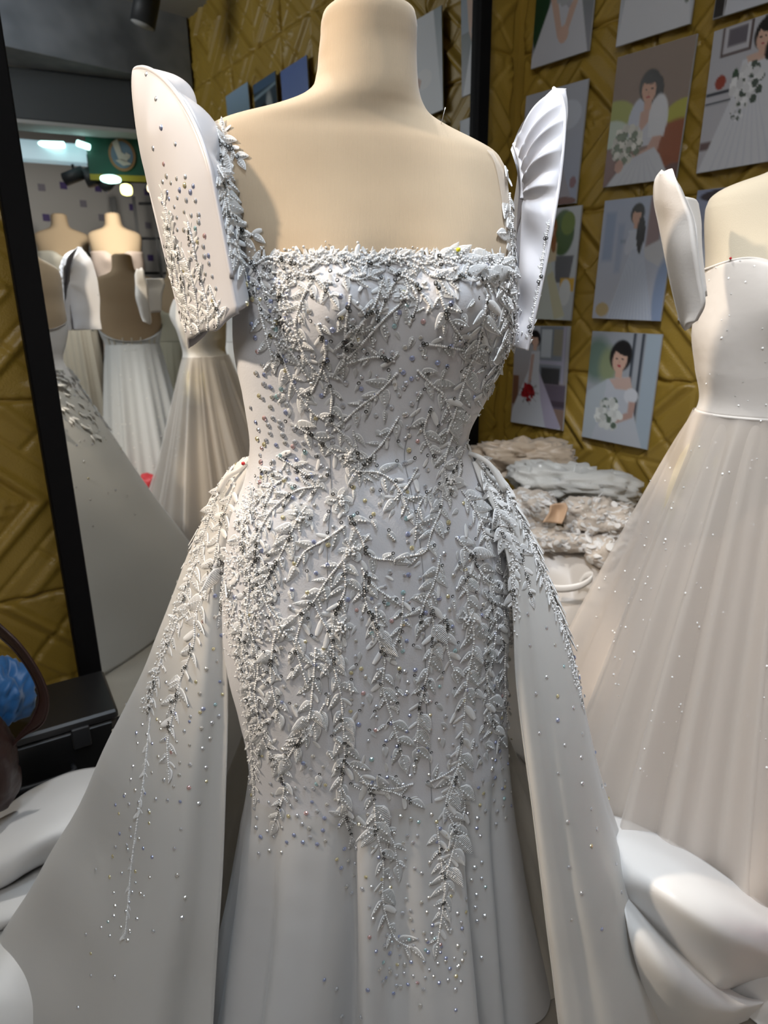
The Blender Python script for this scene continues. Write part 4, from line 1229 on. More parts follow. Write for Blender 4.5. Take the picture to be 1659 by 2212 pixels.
for (px, py, Y, fl, dz, base, hem, mf, mb, ms, lf, lg) in (
    (120, 420, 5.5, 0, .48, .48, .21, 'tan_jersey', 'ivory_bead', 'ivory_bead', 'tan form on the stall platform wearing an ivory sweetheart bodice', 'ivory beaded sweetheart gown on the tan form of the far stall'),
    (238, 430, 5.4, 0, .46, .48, .21, 'tan_jersey', 'pink_bead', 'pink_bead', 'tan form on the stall platform wearing a blush bodice', 'blush beaded gown on the second form of the far stall'),
    (258, 516, 4.15, math.pi, .03, 0.0, .30, 'tan_jersey', 'white_gown2', 'white_gown2', 'tan form with its bare back turned to the mirror', 'white gown with a sheer corset back seen from behind'),
    (372, 545, 4.65, .5, .03, 0.0, .19, 'tan_jersey', 'cream_pleat', 'cream_pleat', 'tan form in cream silk half hidden by the lace-hemmed sleeve', 'cream pleated silk gown mirrored beside the bodice'),
    (492, 560, 4.15, .9, .03, 0.0, .15, 'tan_jersey', 'white_gown2', 'white_gown2', 'tan form mirrored just behind the bodice', 'plain bluish white gown mirrored behind the bodice'),
):
    pos = seen(px, py, Y)
    tw = facing(pos) + fl
    build_form(pos[0], pos[1], tw, lf, M[mf], dz, group='forms across the aisle', n=40, base=base, z_low=zrow(1020) + dz)
    narrow = 'cream' in lg or 'behind the' in lg
    g_ = aline_gown('display_gown', lg, (pos[0], pos[1]), tw, dz, M[mb], M[ms], base=base + .02, hem_r=hem,
                    folds=17 if narrow else 11, amp=.014 if narrow else .02, z_top=760 if 'corset' in lg else 560, seed=int(px), back=.10)
    if 'corset' in lg:
        sk = [c for c in g_.children if c.name.startswith('skirt')][0].data
        vs = [np.array(v.co) for v in sk.vertices]
        gl0 = []
        for _ in range(260):
            p = vs[R0.randrange(len(vs))]
            n_ = unit((p - np.array([pos[0], pos[1], p[2]])) * np.array([1, 1, .3]))
            gl0.append((p + n_ * .004, n_))
        spark_later.append((g_, gl0))
        zt_, zw_ = zrow(790) + dz, zrow(948) + dz
        for k in range(7):
            aa = math.pi / 2 + (k - 3) * .30
            idx = int(round((aa % (2 * math.pi)) / (2 * math.pi) * 72)) % 72
            pts = [body_row(z, 72, pos[0], pos[1], tw, .010, dz)[idx] for z in np.linspace(zt_ - .06, zw_, 8)]
            v, f = tube_vf(pts, .004, 6)
            mk('corset_bone', v, f, M['ivory_bead'], g_)

def facing_box(px0, py0, px1, py1, Y, th):
    """box of the room whose mirror image covers the px rectangle"""
    a, b = seen(px0, py0, Y), seen(px1, py1, Y)
    c_ = (a + b) / 2
    d = unit((MQ - c_) * np.array([1, 1, 0]))
    sx = np.cross(d, UP)
    w = abs(np.dot(a - b, sx)) / 2
    h = abs(a[2] - b[2]) / 2
    return c_, (sx, d, UP), w, th, h
c_, ax_, w_, t_, h_ = facing_box(-40, 168, 298, 270, 4.75, .08)
sb = empty('shutter_box', c_ - UP * h_, 'grey roller shutter box across the stall front above the tubes', 'shutter')
v, f = box_vf(c_, ax_, w_, t_, h_, .008)
mk('housing', v, f, M['dark_paint'], sb, False)
v, f = box_vf(c_ - UP * (h_ + .012), ax_, w_ + .01, t_ + .01, .012, .003)
mk('bottom_rail', v, f, M['ceiling'], sb, False)
c_, ax_, w_, t_, h_ = facing_box(186, 288, 420, 392, 5.0, .02)
ban = empty('green_banner', c_ - UP * h_, 'dark green shop banner with a round emblem and a yellow lower edge', 'banner')
M['green'] = mat('dark_green_vinyl', (0.004, 0.062, 0.038), 0.5)
M['yellow'] = mat('yellow_vinyl', (0.30, 0.26, 0.02), 0.5)
M['emblem_ring'] = mat('emblem_gold_ring', (0.22, 0.12, 0.05), 0.5)
M['emblem_blue'] = mat('emblem_blue', (0.10, 0.15, 0.20), 0.5)
M['emblem_white'] = mat('emblem_white', (0.42, 0.38, 0.33), 0.6)
v, f = box_vf(c_, ax_, w_, t_, h_)
mk('panel', v, f, M['green'], ban, False)
v, f = box_vf(c_ - UP * (h_ * .88), ax_, w_, t_ + .006, h_ * .12)
mk('edge_strip', v, f, M['yellow'], ban, False)
ec = seen(264, 336, 4.95)
ec = ec + ax_[1] * (np.dot(c_ - ec, ax_[1]) + t_ + .004)
def disc(c, ax, rx, rz, th, n=40):
    V = []
    for s in (0, 1):
        V += [c + ax[0] * rx * math.cos(k * 2 * math.pi / n) + UP * rz * math.sin(k * 2 * math.pi / n) + ax[1] * th * s for k in range(n)]
    return V, [tuple(range(n))[::-1], tuple(range(n, 2 * n))] + [(k, (k + 1) % n, n + (k + 1) % n, n + k) for k in range(n)]
v, f = disc(ec, ax_, .086, .100, .008)
em = mk('emblem', v, f, M['emblem_ring'], ban, False)
v, f = disc(ec + ax_[1] * .008, ax_, .070, .082, .004)
mk('emblem_field', v, f, M['emblem_blue'], em, False)
for pts in ([(-.06, .09), (-.02, .12), (.0, .02), (.05, -.02), (.02, -.06), (-.03, -.03)], [(-.05, -.045), (.0, -.03), (.06, -.07), (.0, -.085)], [(.03, .02), (.06, .0), (.05, -.03), (.02, -.01)]):
    V = [ec + ax_[0] * x * .9 + UP * z * .8 + ax_[1] * (.013 + d) for d in (0, .004) for x, z in pts]
    n = len(pts)
    mk('emblem_wing', V, [tuple(range(n))[::-1], tuple(range(n, 2 * n))] + [(k, (k + 1) % n, n + (k + 1) % n, n + k) for k in range(n)], M['emblem_white'], em, False)
# fluorescent light box
M['tube_glow'] = mat('fluorescent_tube', (0.8, 1, 0.98), 0.4, emit=((0.60, 1.0, 0.95), 3.2))
M['box_glow'] = mat('lit_white_panel', (0.7, 0.8, 0.85), 0.5, emit=((0.45, 0.66, 0.78), 0.42))
M['bulb_warm'] = mat('warm_bulb', (1, .95, .7), 0.4, emit=((1.0, 0.90, 0.35), 3.5))
M['bulb_soft'] = mat('soft_bulb', (1, .95, .85), 0.4, emit=((1.0, 0.78, 0.52), 2.2))
c_, ax_, w_, t_, h_ = facing_box(30, 300, 194, 350, 4.9, .05)
lb = empty('tube_light_box', c_ - UP * h_, 'white light box with two bare fluorescent tubes above the stall', 'lamp')
v, f = box_vf(c_ - UP * h_ * .2, ax_, w_, t_, h_ * .8, .006)
mk('reflector', v, f, M['box_glow'], lb, False)
for x0, x1 in ((30, 138), (167, 193)):
    a, b = seen(x0, 309, 4.84), seen(x1, 313 if x1 < 150 else 318, 4.84)
    v, f = tube_vf([a, b], .020, 10)
    mk('fluorescent_tube', v, f, M['tube_glow'], lb)
for (x, y, x2, y2, lab) in ((140, 388, 180, 372, 'black track spot tilted level under the light box'), (187, 366, 203, 400, 'black track spot hanging steeply beside the green banner'), (222, 408, 240, 386, 'black track spot aimed at the stall platform')):
    a, b = seen(x, y, 4.95), seen(x2, y2, 4.95)
    sp_ = empty('track_spot', b, lab, 'lamp', 'track spots over the far stall')
    v, f = tube_vf([a, b], .042, 14)
    mk('barrel', v, f, M['matte_black'], sp_)
    v, f = tube_vf([(a + b) / 2, (a + b) / 2 + UP * .14], .009, 8)
    mk('bracket', v, f, M['matte_black'], sp_)
c_ = seen(239, 387, 4.8)
G = blob_grid(c_, .06, .06, .022, 0, 1, 0, (XR, YR), 14, 24)
o = mk('ceiling_lamp', G.reshape(-1, 3), grid_faces(14, 24, True), M['tube_glow'])
tag(o, 'flat glowing cool white lamp under the green banner', 'lamp')
for x, y, m_, r, lab in ((273, 410, 'bulb_warm', .036, 'glaring yellowish spot lamp under the banner'), (327, 407, 'bulb_soft', .026, 'small warm spot lamp close to the sleeve edge')):
    c_ = seen(x, y, 4.9)
    sp_ = empty('spot_lamp', c_, lab, 'lamp')
    G = blob_grid(c_, r, r, r, 0, 1, 0, (XR, YR), 14, 24)
    mk('bulb', G.reshape(-1, 3), grid_faces(14, 24, True), M[m_], sp_)
    d = unit((c_ - MQ) * np.array([1, 1, 0]))
    v, f = tube_vf([c_ + d * .02, c_ + d * .12 + UP * .03], .044, 14)
    mk('barrel', v, f, M['matte_black'], sp_)
# the black downlight hanging in the shop
a, b = seen(325, -40, 4.3), seen(308, 54, 4.3)
sp_ = empty('ceiling_downlight', a, 'large black cylinder downlight hanging before the grey beam', 'lamp')
v, f = tube_vf([a, b], .068, 24)
mk('barrel', v, f, M['matte_black'], sp_)
v, f = tube_vf([b - unit(b - a) * .01, b + unit(b - a) * .002], .062, 24)
mk('lens_ring', v, f, M['ceiling'], sp_)
v, f = tube_vf([a, a + UP * max(.05, H_C - a[2])], .012, 8)
mk('stem', v, f, M['matte_black'], sp_)
# black open shelving on the far wall
sh = empty('display_shelving', seen(290, 700, 5.9) * np.array([1, 1, 0]), 'black metal shelving grid against the far white wall', 'shelf')
ctr = seen(300, 560, 5.9)
d = unit((MQ - ctr) * np.array([1, 1, 0]))
sx = np.cross(d, UP)
for x in (257, 262, 304, 345):
    c_ = seen(x, 560, 5.9)
    v, f = box_vf(np.array([c_[0], c_[1], 1.15]), (sx, d, UP), .014, .014, 1.15)
    mk('upright', v, f, M['matte_black'], sh, False)
for y in (440, 515, 590, 660):
    a, b = seen(300, y, 5.9), seen(380, y, 5.9)
    v, f = tube_vf([a, b], .012, 6)
    mk('shelf_bar', v, f, M['matte_black'], sh, False)
# purple squares printed over the far wall
M['purple'] = mat('purple_square', (0.085, 0.055, 0.20), 0.6)
M['lilac'] = mat('faded_square', (0.24, 0.22, 0.27), 0.6)
BQ = room(P_MAX - .004, 0, 0)
g = np.random.default_rng(4)
for (x, y, m_) in ((137, 401, 'purple'), (212, 407, 'purple'), (180, 440, 'lilac'), (286, 448, 'purple'), (320, 487, 'lilac'), (186, 514, 'lilac'), (288, 519, 'lilac'), (325, 557, 'purple'), (330, 625, 'purple'), (318, 415, 'purple'), (90, 405, 'lilac'), (100, 470, 'purple'), (150, 560, 'lilac'), (360, 450, 'purple'), (372, 560, 'lilac'), (220, 470, 'lilac')):
    c_ = seen_on(x, y, BQ, -W_)
    v, f = box_vf(c_, (T_, UP, W_), .028, .028, .004)
    mk('wall_square', v, f, M[m_], wall_back, False)
# red cloth left under the hanging gowns
G = blob_grid(seen(322, 1068, 3.7), .12, .10, .10, .02, 14, 5, (XR, YR))
o = mk('red_bundle', G.reshape(-1, 3), grid_faces(40, 64, True), M['red_cloth'])
tag(o, 'bright red cloth bundle mirrored between the standing gowns', 'cloth')

# ------------------------------------------------------------------ beaded leaf lace of the wedding gown
def leaf_mesh(name, width, hi=True, blunt=False):
    """unit leaf along +X, normal +Z, raised cord rim and a dished blade"""
    st = 7 if hi else 5
    cols = ([-1, -.80, 0, .80, 1] if hi else [-1, 0, 1])
    V = []
    for i in range(st):
        t = i / (st - 1)
        w = width * (math.sin(math.pi * min(1, t ** (.62 if not blunt else .8))) ** .8 if 0 < t < 1 else 0.02)
        if blunt:
            w = width * math.sqrt(max(0.0, 1 - (2 * t - 1.08) ** 2 * .86)) * min(1, t * 5 + .12)
        for cidx in cols:
            rim = 0.036 if (hi and abs(abs(cidx) - .8) < .01) else (0.02 if cidx == 0 else 0.0)
            z = rim + 0.006 + 0.03 * t ** 2
            V.append((t, w * cidx + .04 * math.sin(t * 3.1), z))
    me = mesh_data(name, V, grid_faces(st, len(cols)), [M['lace_leaf'], M['lace_blade']])
    nc_ = len(cols) - 1
    for i, p_ in enumerate(me.polygons):
        p_.material_index = 1 if (hi and i % nc_ in (1, 2) and 'bud' not in name) else 0
    return me
LEAVES = [leaf_mesh('lace_leaf_wide', .27), leaf_mesh('lace_leaf_slim', .19), leaf_mesh('lace_leaf_pointed', .23), leaf_mesh('lace_petal', .36, True, True)]
BUD = leaf_mesh('lace_bud', .17, True, True)
T_all = bvh_of([gown_body, overskirt, torso] + sleeve_meshes)
leaf_jobs, bead_jobs, seq_jobs = [], [], []          # (mesh, matrix, px size, parent) ; (pos, r) ; (pos, normal)
def frame(o, x, n, s, lift=0.0007):
    x = x - n * np.dot(x, n)
    x = unit(x)
    y = np.cross(n, x)
    o = o + n * lift
    return Matrix(((x[0] * s, y[0] * s, n[0] * s, o[0]), (x[1] * s, y[1] * s, n[1] * s, o[1]), (x[2] * s, y[2] * s, n[2] * s, o[2]), (0, 0, 0, 1)))
R = random.Random(11)
def leaf_at(px, ang_deg, length, kind=None, tree=None, fixed=None):
    """a leaf rooted at px, pointing ang_deg in the picture (0 = right, 90 = down), length in px"""
    tree = tree or T_all
    h, n = cast(tree, *px)
    if h is None:
        return
    a = math.radians(ang_deg)
    tip_px = (px[0] + length * math.cos(a), px[1] + length * math.sin(a))
    t, _ = cast(tree, *tip_px)
    if t is None or abs(t[1] - h[1]) > 0.05:
        d = ray(*px)
        k = (h[1]) / d[1]
        t = CAM + ray(*tip_px) * k
        n = unit(n + np.array([0, -.6, 0]))
    L_ = max(np.linalg.norm(t - h), length * 0.00050)
    L_ = min(L_, length * 0.0011)
    me = LEAVES[R.choice((0, 0, 1, 2))] if kind is None else kind
    nn = unit(n + np.array([R.uniform(-.1, .1), 0, R.uniform(-.1, .1)]))
    leaf_jobs.append((me, frame(h, t - h, nn, L_), length))
    # beads or sequins on the blade
    if me is not BUD and length > 24:
        x = unit((t - h) - n * np.dot(t - h, n))
        for q in np.arange(.25, .8, .16):
            bead_jobs.append((h + x * L_ * q + n * (.0012 + L_ * .045), .0012 if R.random() < .7 else .0017))
def curve_px(pts, step):
    P = cr(pts, 60)
    d = np.concatenate([[0], np.cumsum(np.linalg.norm(np.diff(P, axis=0), axis=1))])
    s = np.arange(0, d[-1], step)
    return np.stack([np.interp(s, d, P[:, 0]), np.interp(s, d, P[:, 1])], -1), d[-1]
def vine(pts, leaf=34, gap=19, spread=48, tip=True, seq=.35, bead=1.0, side=0, tree=None, buds=.28):
    tree = tree or T_all
    P, L_ = curve_px(pts, 4.6)
    if len(P) < 3:
        return
    D = np.gradient(P, axis=0)
    run = 0
    for i, p in enumerate(P):
        h, n = cast(tree, *p)
        if h is None:
            continue
        if R.random() < bead:
            bead_jobs.append((h + n * .0018, R.choice((.0014, .0017, .0021))))
        if run > 0 or R.random() < seq * .16:
            if run <= 0:
                run = R.randint(2, 5)
            run -= 1
            q = p + np.array([R.uniform(-4, 4), R.uniform(-4, 4)])
            h2, n2_ = cast(tree, *q)
            if h2 is not None:
                seq_jobs.append((h2 + n2_ * .0030, n2_))
    k = 0
    s = R.uniform(4, gap)
    while s < L_:
        i = min(len(P) - 1, int(s / 4.6))
        base = math.degrees(math.atan2(D[i][1], D[i][0]))
        sg = side if side else (1 if k % 2 else -1)
        ln = leaf * R.uniform(.9, 1.4) * (1 - .2 * s / L_)
        px = (P[i][0] + R.uniform(-2, 2), P[i][1] + R.uniform(-2, 2))
        if R.random() < buds:
            leaf_at(px, base + sg * spread * R.uniform(.7, 1.2), ln * .72, BUD, tree)
        else:
            leaf_at(px, base + sg * spread * R.uniform(.6, 1.15), ln, None, tree)
        k += 1
        s += gap * R.uniform(.75, 1.3)
    if tip:
        leaf_at(P[-1], math.degrees(math.atan2(D[-1][1], D[-1][0])), leaf * 1.05, None, tree)
def flower(px, r, n=6):
    for k in range(n):
        leaf_at(px, 360 * k / n + R.uniform(-10, 10), r, LEAVES[3])
    for k in range(14):
        a, d = R.uniform(0, 6.28), r * .42 * math.sqrt(R.random())
        h, nn = cast(T_all, px[0] + d * math.cos(a), px[1] + d * math.sin(a))
        if h is not None:
            bead_jobs.append((h + nn * .0045, R.choice((.0019, .0023))))

VINES = [
    # neckline band
    ([(552, 572), (585, 556), (618, 566)], 30, 9), ([(612, 560), (650, 572), (684, 556)], 30, 9), ([(680, 572), (716, 554), (752, 568)], 30, 9), ([(748, 556), (786, 572), (820, 556)], 30, 9), ([(816, 572), (852, 556), (886, 570)], 30, 9),
    ([(880, 556), (918, 572), (952, 556)], 30, 9), ([(948, 572), (986, 558), (1022, 572)], 30, 9), ([(1016, 560), (1056, 578), (1086, 570)], 32, 9), ([(1070, 590), (1100, 580), (1114, 610)], 30, 9),
    ([(560, 600), (600, 590), (640, 612)], 34, 13), ([(648, 590), (690, 606), (716, 640)], 34, 13), ([(730, 592), (770, 606), (800, 596)], 34, 14), ([(850, 592), (890, 606), (916, 640)], 34, 14), ([(930, 596), (975, 606), (1010, 594)], 34, 13), ([(1030, 602), (1066, 612), (1104, 640)], 36, 12),
    # bust, left
    ([(640, 590), (612, 630), (606, 690), (622, 745), (650, 790)], 34, 13), ([(672, 610), (650, 660), (640, 710), (660, 770), (682, 800)], 34, 16), ([(690, 700), (704, 760), (690, 810), (672, 850)], 34, 18),
    ([(756, 640), (748, 690), (744, 740), (742, 790)], 34, 18), ([(826, 600), (806, 660), (772, 710), (748, 760)], 36, 18), ([(866, 655), (826, 690), (786, 735), (748, 775)], 36, 20), ([(850, 780), (812, 770), (770, 778)], 32, 20, 50),
    ([(596, 740), (618, 790), (640, 840), (676, 890), (700, 905)], 34, 17), ([(700, 800), (716, 850), (716, 905), (742, 940)], 34, 18), ([(856, 806), (816, 848), (776, 878), (742, 910)], 38, 20), ([(560, 660), (575, 720), (590, 780)], 30, 20),
    # bust, right
    ([(812, 690), (838, 630), (862, 600)], 32, 18), ([(884, 700), (902, 650), (890, 618)], 34, 18), ([(944, 610), (966, 680), (1000, 735), (1026, 762)], 36, 18), ([(1050, 640), (1040, 700), (1026, 760), (1010, 792)], 36, 17),
    ([(914, 742), (966, 748), (1022, 760)], 34, 20), ([(902, 800), (936, 834), (956, 852), (976, 902)], 38, 20), ([(1012, 792), (996, 842), (978, 900), (962, 940)], 36, 17), ([(1086, 640), (1100, 700), (1082, 770), (1056, 830)], 34, 13),
    ([(1108, 630), (1112, 700), (1094, 770), (1064, 840), (1036, 900)], 28, 10), ([(1060, 850), (1034, 910), (1016, 960)], 28, 12), ([(930, 880), (915, 930), (935, 985)], 36, 20),
    # waist
    ([(640, 920), (690, 950), (728, 985), (760, 1010)], 36, 18), ([(860, 900), (830, 950), (800, 985), (772, 1020)], 36, 19), ([(762, 930), (772, 980), (775, 1015)], 36, 19), ([(900, 1012), (878, 1050), (850, 1080)], 36, 20),
    ([(980, 930), (960, 990), (962, 1040)], 34, 16), ([(1010, 950), (985, 1000), (970, 1045)], 30, 15), ([(775, 1018), (820, 1022), (858, 1050), (880, 1100)], 36, 19), ([(600, 985), (640, 1010), (680, 1040)], 32, 17),
    ([(560, 1010), (590, 1040), (575, 1090)], 28, 12), ([(620, 1030), (580, 1060), (545, 1100)], 26, 11), ([(690, 1050), (640, 1060), (590, 1100), (560, 1150)], 28, 12),
    # hip, left
    ([(648, 1110), (625, 1160), (600, 1210), (570, 1260)], 36, 16), ([(745, 1135), (704, 1164), (660, 1190), (640, 1222)], 38, 19), ([(752, 1115), (776, 1152), (800, 1200), (852, 1210)], 34, 18), ([(530, 1100), (525, 1170), (540, 1240), (535, 1310)], 26, 11),
    ([(560, 1160), (555, 1230), (575, 1300), (600, 1340)], 30, 14), ([(748, 1200), (706, 1252), (676, 1300), (640, 1330)], 38, 17), ([(742, 1212), (745, 1270), (722, 1330), (716, 1390)], 36, 17), ([(782, 1228), (804, 1262), (844, 1292)], 34, 18), ([(786, 1240), (790, 1300), (812, 1350)], 34, 17),
    # hip, right
    ([(956, 1045), (950, 1100), (930, 1150), (918, 1190), (884, 1200)], 36, 18), ([(984, 1160), (1012, 1192), (1040, 1240), (1064, 1262)], 36, 16), ([(950, 1200), (936, 1258), (916, 1300), (905, 1345)], 36, 17), ([(1000, 1182), (1004, 1240), (1010, 1300)], 34, 16), ([(996, 1060), (1030, 1110), (1050, 1170)], 34, 14),
    ([(1060, 1060), (1082, 1130), (1092, 1200), (1094, 1280)], 28, 11), ([(930, 1055), (905, 1090), (898, 1140)], 34, 18), ([(1040, 1000), (1052, 1060), (1066, 1120)], 28, 12),
    # thigh
    ([(682, 1312), (716, 1380), (722, 1440), (736, 1500), (742, 1570), (744, 1640), (735, 1700)], 38, 17), ([(812, 1312), (816, 1372), (830, 1424), (826, 1482), (846, 1552), (868, 1632)], 38, 18),
    ([(930, 1300), (936, 1372), (924, 1442), (905, 1532), (900, 1618)], 38, 18), ([(1010, 1312), (1022, 1382), (1006, 1480), (1000, 1560), (990, 1650), (966, 1738)], 38, 17), ([(1046, 1400), (1052, 1482), (1062, 1560), (1082, 1600)], 34, 16),
    ([(682, 1400), (676, 1480), (664, 1560), (620, 1640)], 36, 16), ([(592, 1380), (586, 1462), (602, 1540)], 34, 16), ([(530, 1300), (558, 1430), (552, 1500), (572, 1600), (606, 1660), (614, 1708), (594, 1775)], 30, 13),
    ([(700, 1520), (662, 1590), (612, 1632)], 34, 15), ([(520, 1330), (525, 1400), (540, 1470), (548, 1560)], 24, 10), ([(1086, 1300), (1090, 1380), (1088, 1460), (1092, 1540)], 26, 12), ([(1060, 1290), (1070, 1350), (1062, 1420)], 30, 14),
    ([(655, 1330), (640, 1390), (655, 1450)], 34, 17), ([(870, 1290), (866, 1350), (850, 1400)], 32, 20), ([(960, 1330), (965, 1400), (980, 1450)], 34, 18),
    # knee and hem points
    ([(745, 1640), (782, 1680), (806, 1724), (812, 1790), (826, 1862), (826, 1950), (850, 2020), (888, 2046)], 40, 17), ([(986, 1660), (962, 1738), (984, 1800), (966, 1880), (956, 1960), (944, 2036)], 36, 13),
    ([(890, 1692), (846, 1702), (806, 1694)], 34, 18), ([(800, 1700), (850, 1710), (890, 1730)], 34, 18), ([(930, 1686), (960, 1672), (985, 1655)], 32, 17), ([(812, 1790), (775, 1780), (740, 1760)], 34, 17), ([(735, 1700), (745, 1770), (760, 1810)], 34, 18),
    ([(826, 1790), (850, 1820), (858, 1870)], 34, 18), ([(990, 1690), (1002, 1740), (992, 1780)], 34, 16), ([(944, 1780), (950, 1840), (958, 1900)], 32, 16), ([(540, 1560), (546, 1640), (550, 1720)], 24, 12),
]
for vdef in VINES:
    vine(vdef[0], vdef[1], vdef[2], *( [vdef[3]] if len(vdef) > 3 else []))
for px, r in (((733, 1080), 30), ((648, 1112), 30), ((758, 1188), 28), ((970, 1046), 28), ((755, 985), 26), ((735, 1352), 30), ((612, 1360), 28), ((872, 640), 26), ((1010, 1335), 26)):
    flower(px, r)
# fringe of leaf tips standing over the neckline
for x in range(560, 1120, 13):
    y = 556 + (10 if x < 580 or x > 1085 else 0)
    leaf_at((x, y), R.uniform(-150, -30), R.uniform(14, 24), R.choice((LEAVES[1], LEAVES[2], BUD)))
# shoulder straps
for pts, lf, gp in (([(470, 278), (478, 320), (474, 360)], 34, 12), ([(474, 300), (500, 325), (515, 345)], 30, 12), ([(478, 345), (488, 400), (492, 450), (512, 500), (530, 520)], 32, 12), ([(470, 370), (484, 440), (490, 500), (498, 560)], 28, 12),
                    ([(492, 455), (520, 490), (550, 510)], 34, 17), ([(486, 300), (482, 275)], 26, 10), ([(505, 520), (516, 560), (530, 600), (540, 620)], 30, 11), ([(540, 560), (560, 590), (575, 640)], 30, 13),
                    ([(1066, 308), (1080, 318), (1092, 330)], 24, 8), ([(1088, 338), (1094, 370), (1100, 400)], 26, 7), ([(1100, 400), (1104, 460), (1106, 520), (1108, 560)], 24, 12), ([(1098, 420), (1100, 480), (1102, 545)], 22, 14)):
    vine(pts, lf, gp, 52, seq=.6)
for px, an, ln in (((1096, 385), 160, 26), ((1090, 440), 100, 36), ((1094, 505), 175, 28), ((1110, 560), -60, 30), ((1118, 580), 60, 38), ((1100, 350), 200, 22)):
    leaf_at(px, an, ln)
# overskirt edges and sprays
for pts, lf, gp in (([(500, 1030), (470, 1075), (446, 1140), (428, 1200)], 30, 10), ([(428, 1205), (404, 1280), (382, 1350), (352, 1420)], 26, 10), ([(350, 1425), (334, 1480), (322, 1540)], 22, 12),
                    ([(505, 1060), (480, 1130), (466, 1200), (452, 1260)], 30, 15), ([(452, 1260), (424, 1330), (420, 1390), (398, 1452), (372, 1520)], 34, 18), ([(398, 1440), (380, 1520), (364, 1600), (366, 1660)], 32, 19), ([(470, 1190), (482, 1260), (474, 1330)], 30, 18), ([(440, 1270), (410, 1320), (380, 1345)], 30, 17),
                    ([(1036, 992), (1062, 1012), (1090, 1060)], 26, 9), ([(1092, 1062), (1122, 1120), (1150, 1185)], 24, 9), ([(1150, 1190), (1180, 1270), (1206, 1330)], 22, 9), ([(1208, 1335), (1236, 1430), (1258, 1530)], 18, 10),
                    ([(1070, 1050), (1090, 1110), (1104, 1190), (1108, 1260)], 22, 9), ([(1108, 1265), (1108, 1320), (1104, 1380)], 18, 10), ([(1120, 1180), (1132, 1230), (1146, 1290)], 26, 24)):
    vine(pts, lf, gp, 50, seq=.45)
P, _ = curve_px([(326, 1550), (312, 1680), (297, 1780), (284, 1880), (276, 1980), (270, 2026)], 3.4)
for p in P:
    h, n = cast(T_all, *p)
    if h is not None:
        bead_jobs.append((h + n * .0016, R.choice((.0013, .0017))))
        if R.random() < .22:
            leaf_at(p, R.uniform(60, 130), R.uniform(12, 20), BUD)
def bead_band(pts, width, n):
    P, L_ = curve_px(pts, 1.0)
    for _ in range(n):
        p = P[R.randrange(len(P))] + np.array([R.gauss(0, width), R.gauss(0, width)])
        h, nn = cast(T_all, *p)
        if h is not None:
            bead_jobs.append((h + nn * R.uniform(.001, .004), R.choice((.0011, .0014, .0018))))
for pts, w_, n_ in (([(505, 1025), (470, 1065), (440, 1150), (412, 1235), (378, 1340), (345, 1430), (320, 1530)], 6, 420), ([(1036, 992), (1075, 1030), (1120, 1115), (1160, 1200), (1205, 1325), (1250, 1490)], 5, 360), ([(1072, 1052), (1094, 1120), (1106, 1200), (1108, 1300), (1104, 1400)], 5, 260),
                    ([(1108, 600), (1114, 680), (1096, 770), (1062, 850), (1034, 920)], 8, 260), ([(500, 1180), (494, 1280), (505, 1380), (528, 1480), (546, 1580), (548, 1700)], 8, 420), ([(600, 600), (612, 680), (628, 760)], 10, 150), ([(540, 1060), (530, 1150), (540, 1260), (560, 1360)], 18, 300),
                    ([(555, 560), (700, 555), (850, 556), (1000, 560), (1100, 580)], 9, 420)):
    bead_band(pts, w_, n_)
# lace climbing the outer panel of the sleeve
for pts, lf, gp in (([(404, 715), (392, 640), (378, 560), (366, 480), (352, 420)], 22, 6), ([(416, 720), (404, 650), (396, 590), (386, 530)], 22, 8), ([(432, 722), (428, 660), (416, 600), (402, 560)], 26, 9), ([(450, 722), (452, 670), (440, 620), (432, 590)], 30, 9),
                    ([(470, 722), (474, 680), (462, 640)], 28, 10), ([(425, 560), (418, 520), (408, 480)], 20, 9), ([(376, 620), (366, 540), (356, 470)], 16, 6)):
    vine(pts, lf, gp, 40, seq=.3, buds=.5)
for pts, lf, gp in (([(1140, 752), (1152, 690), (1164, 620)], 12, 7), ([(1165, 610), (1176, 540), (1186, 480)], 9, 12)):
    vine(pts, lf, gp, 45, seq=.1)

# smaller leaves between the sprays
FILL = [(520, 640), (560, 570), (1100, 575), (1112, 680), (1090, 780), (1030, 900), (1020, 980), (1090, 1150), (1104, 1300), (1100, 1560), (1000, 1690), (760, 1700), (560, 1640), (505, 1380), (492, 1240), (540, 1040), (640, 960), (600, 860), (590, 740)]
def inside(x, y, pts):
    r = False
    for (x0, y0), (x1, y1) in zip(pts, pts[1:] + pts[:1]):
        if (y0 > y) != (y1 > y) and x < (x1 - x0) * (y - y0) / (y1 - y0) + x0:
            r = not r
    return r
spots = []
for _ in range(5200):
    x, y = R.uniform(490, 1115), R.uniform(570, 1700)
    edge = x < 600 or x > 1040
    if inside(x, y, FILL) and all((x - a) ** 2 + (y - b) ** 2 > (14 if edge else 31) ** 2 for a, b in spots) and not (862 < x < 892):
        spots.append((x, y))
        leaf_at((x, y), R.choice((60, 90, 120)) + R.uniform(-40, 40), R.uniform(17, 30), R.choice((LEAVES[0], LEAVES[1], LEAVES[2], BUD)))
        if R.random() < .5:
            h, n = cast(T_all, x + R.uniform(-6, 6), y - 5)
            if h is not None:
                seq_jobs.append((h + n * .0025, n))
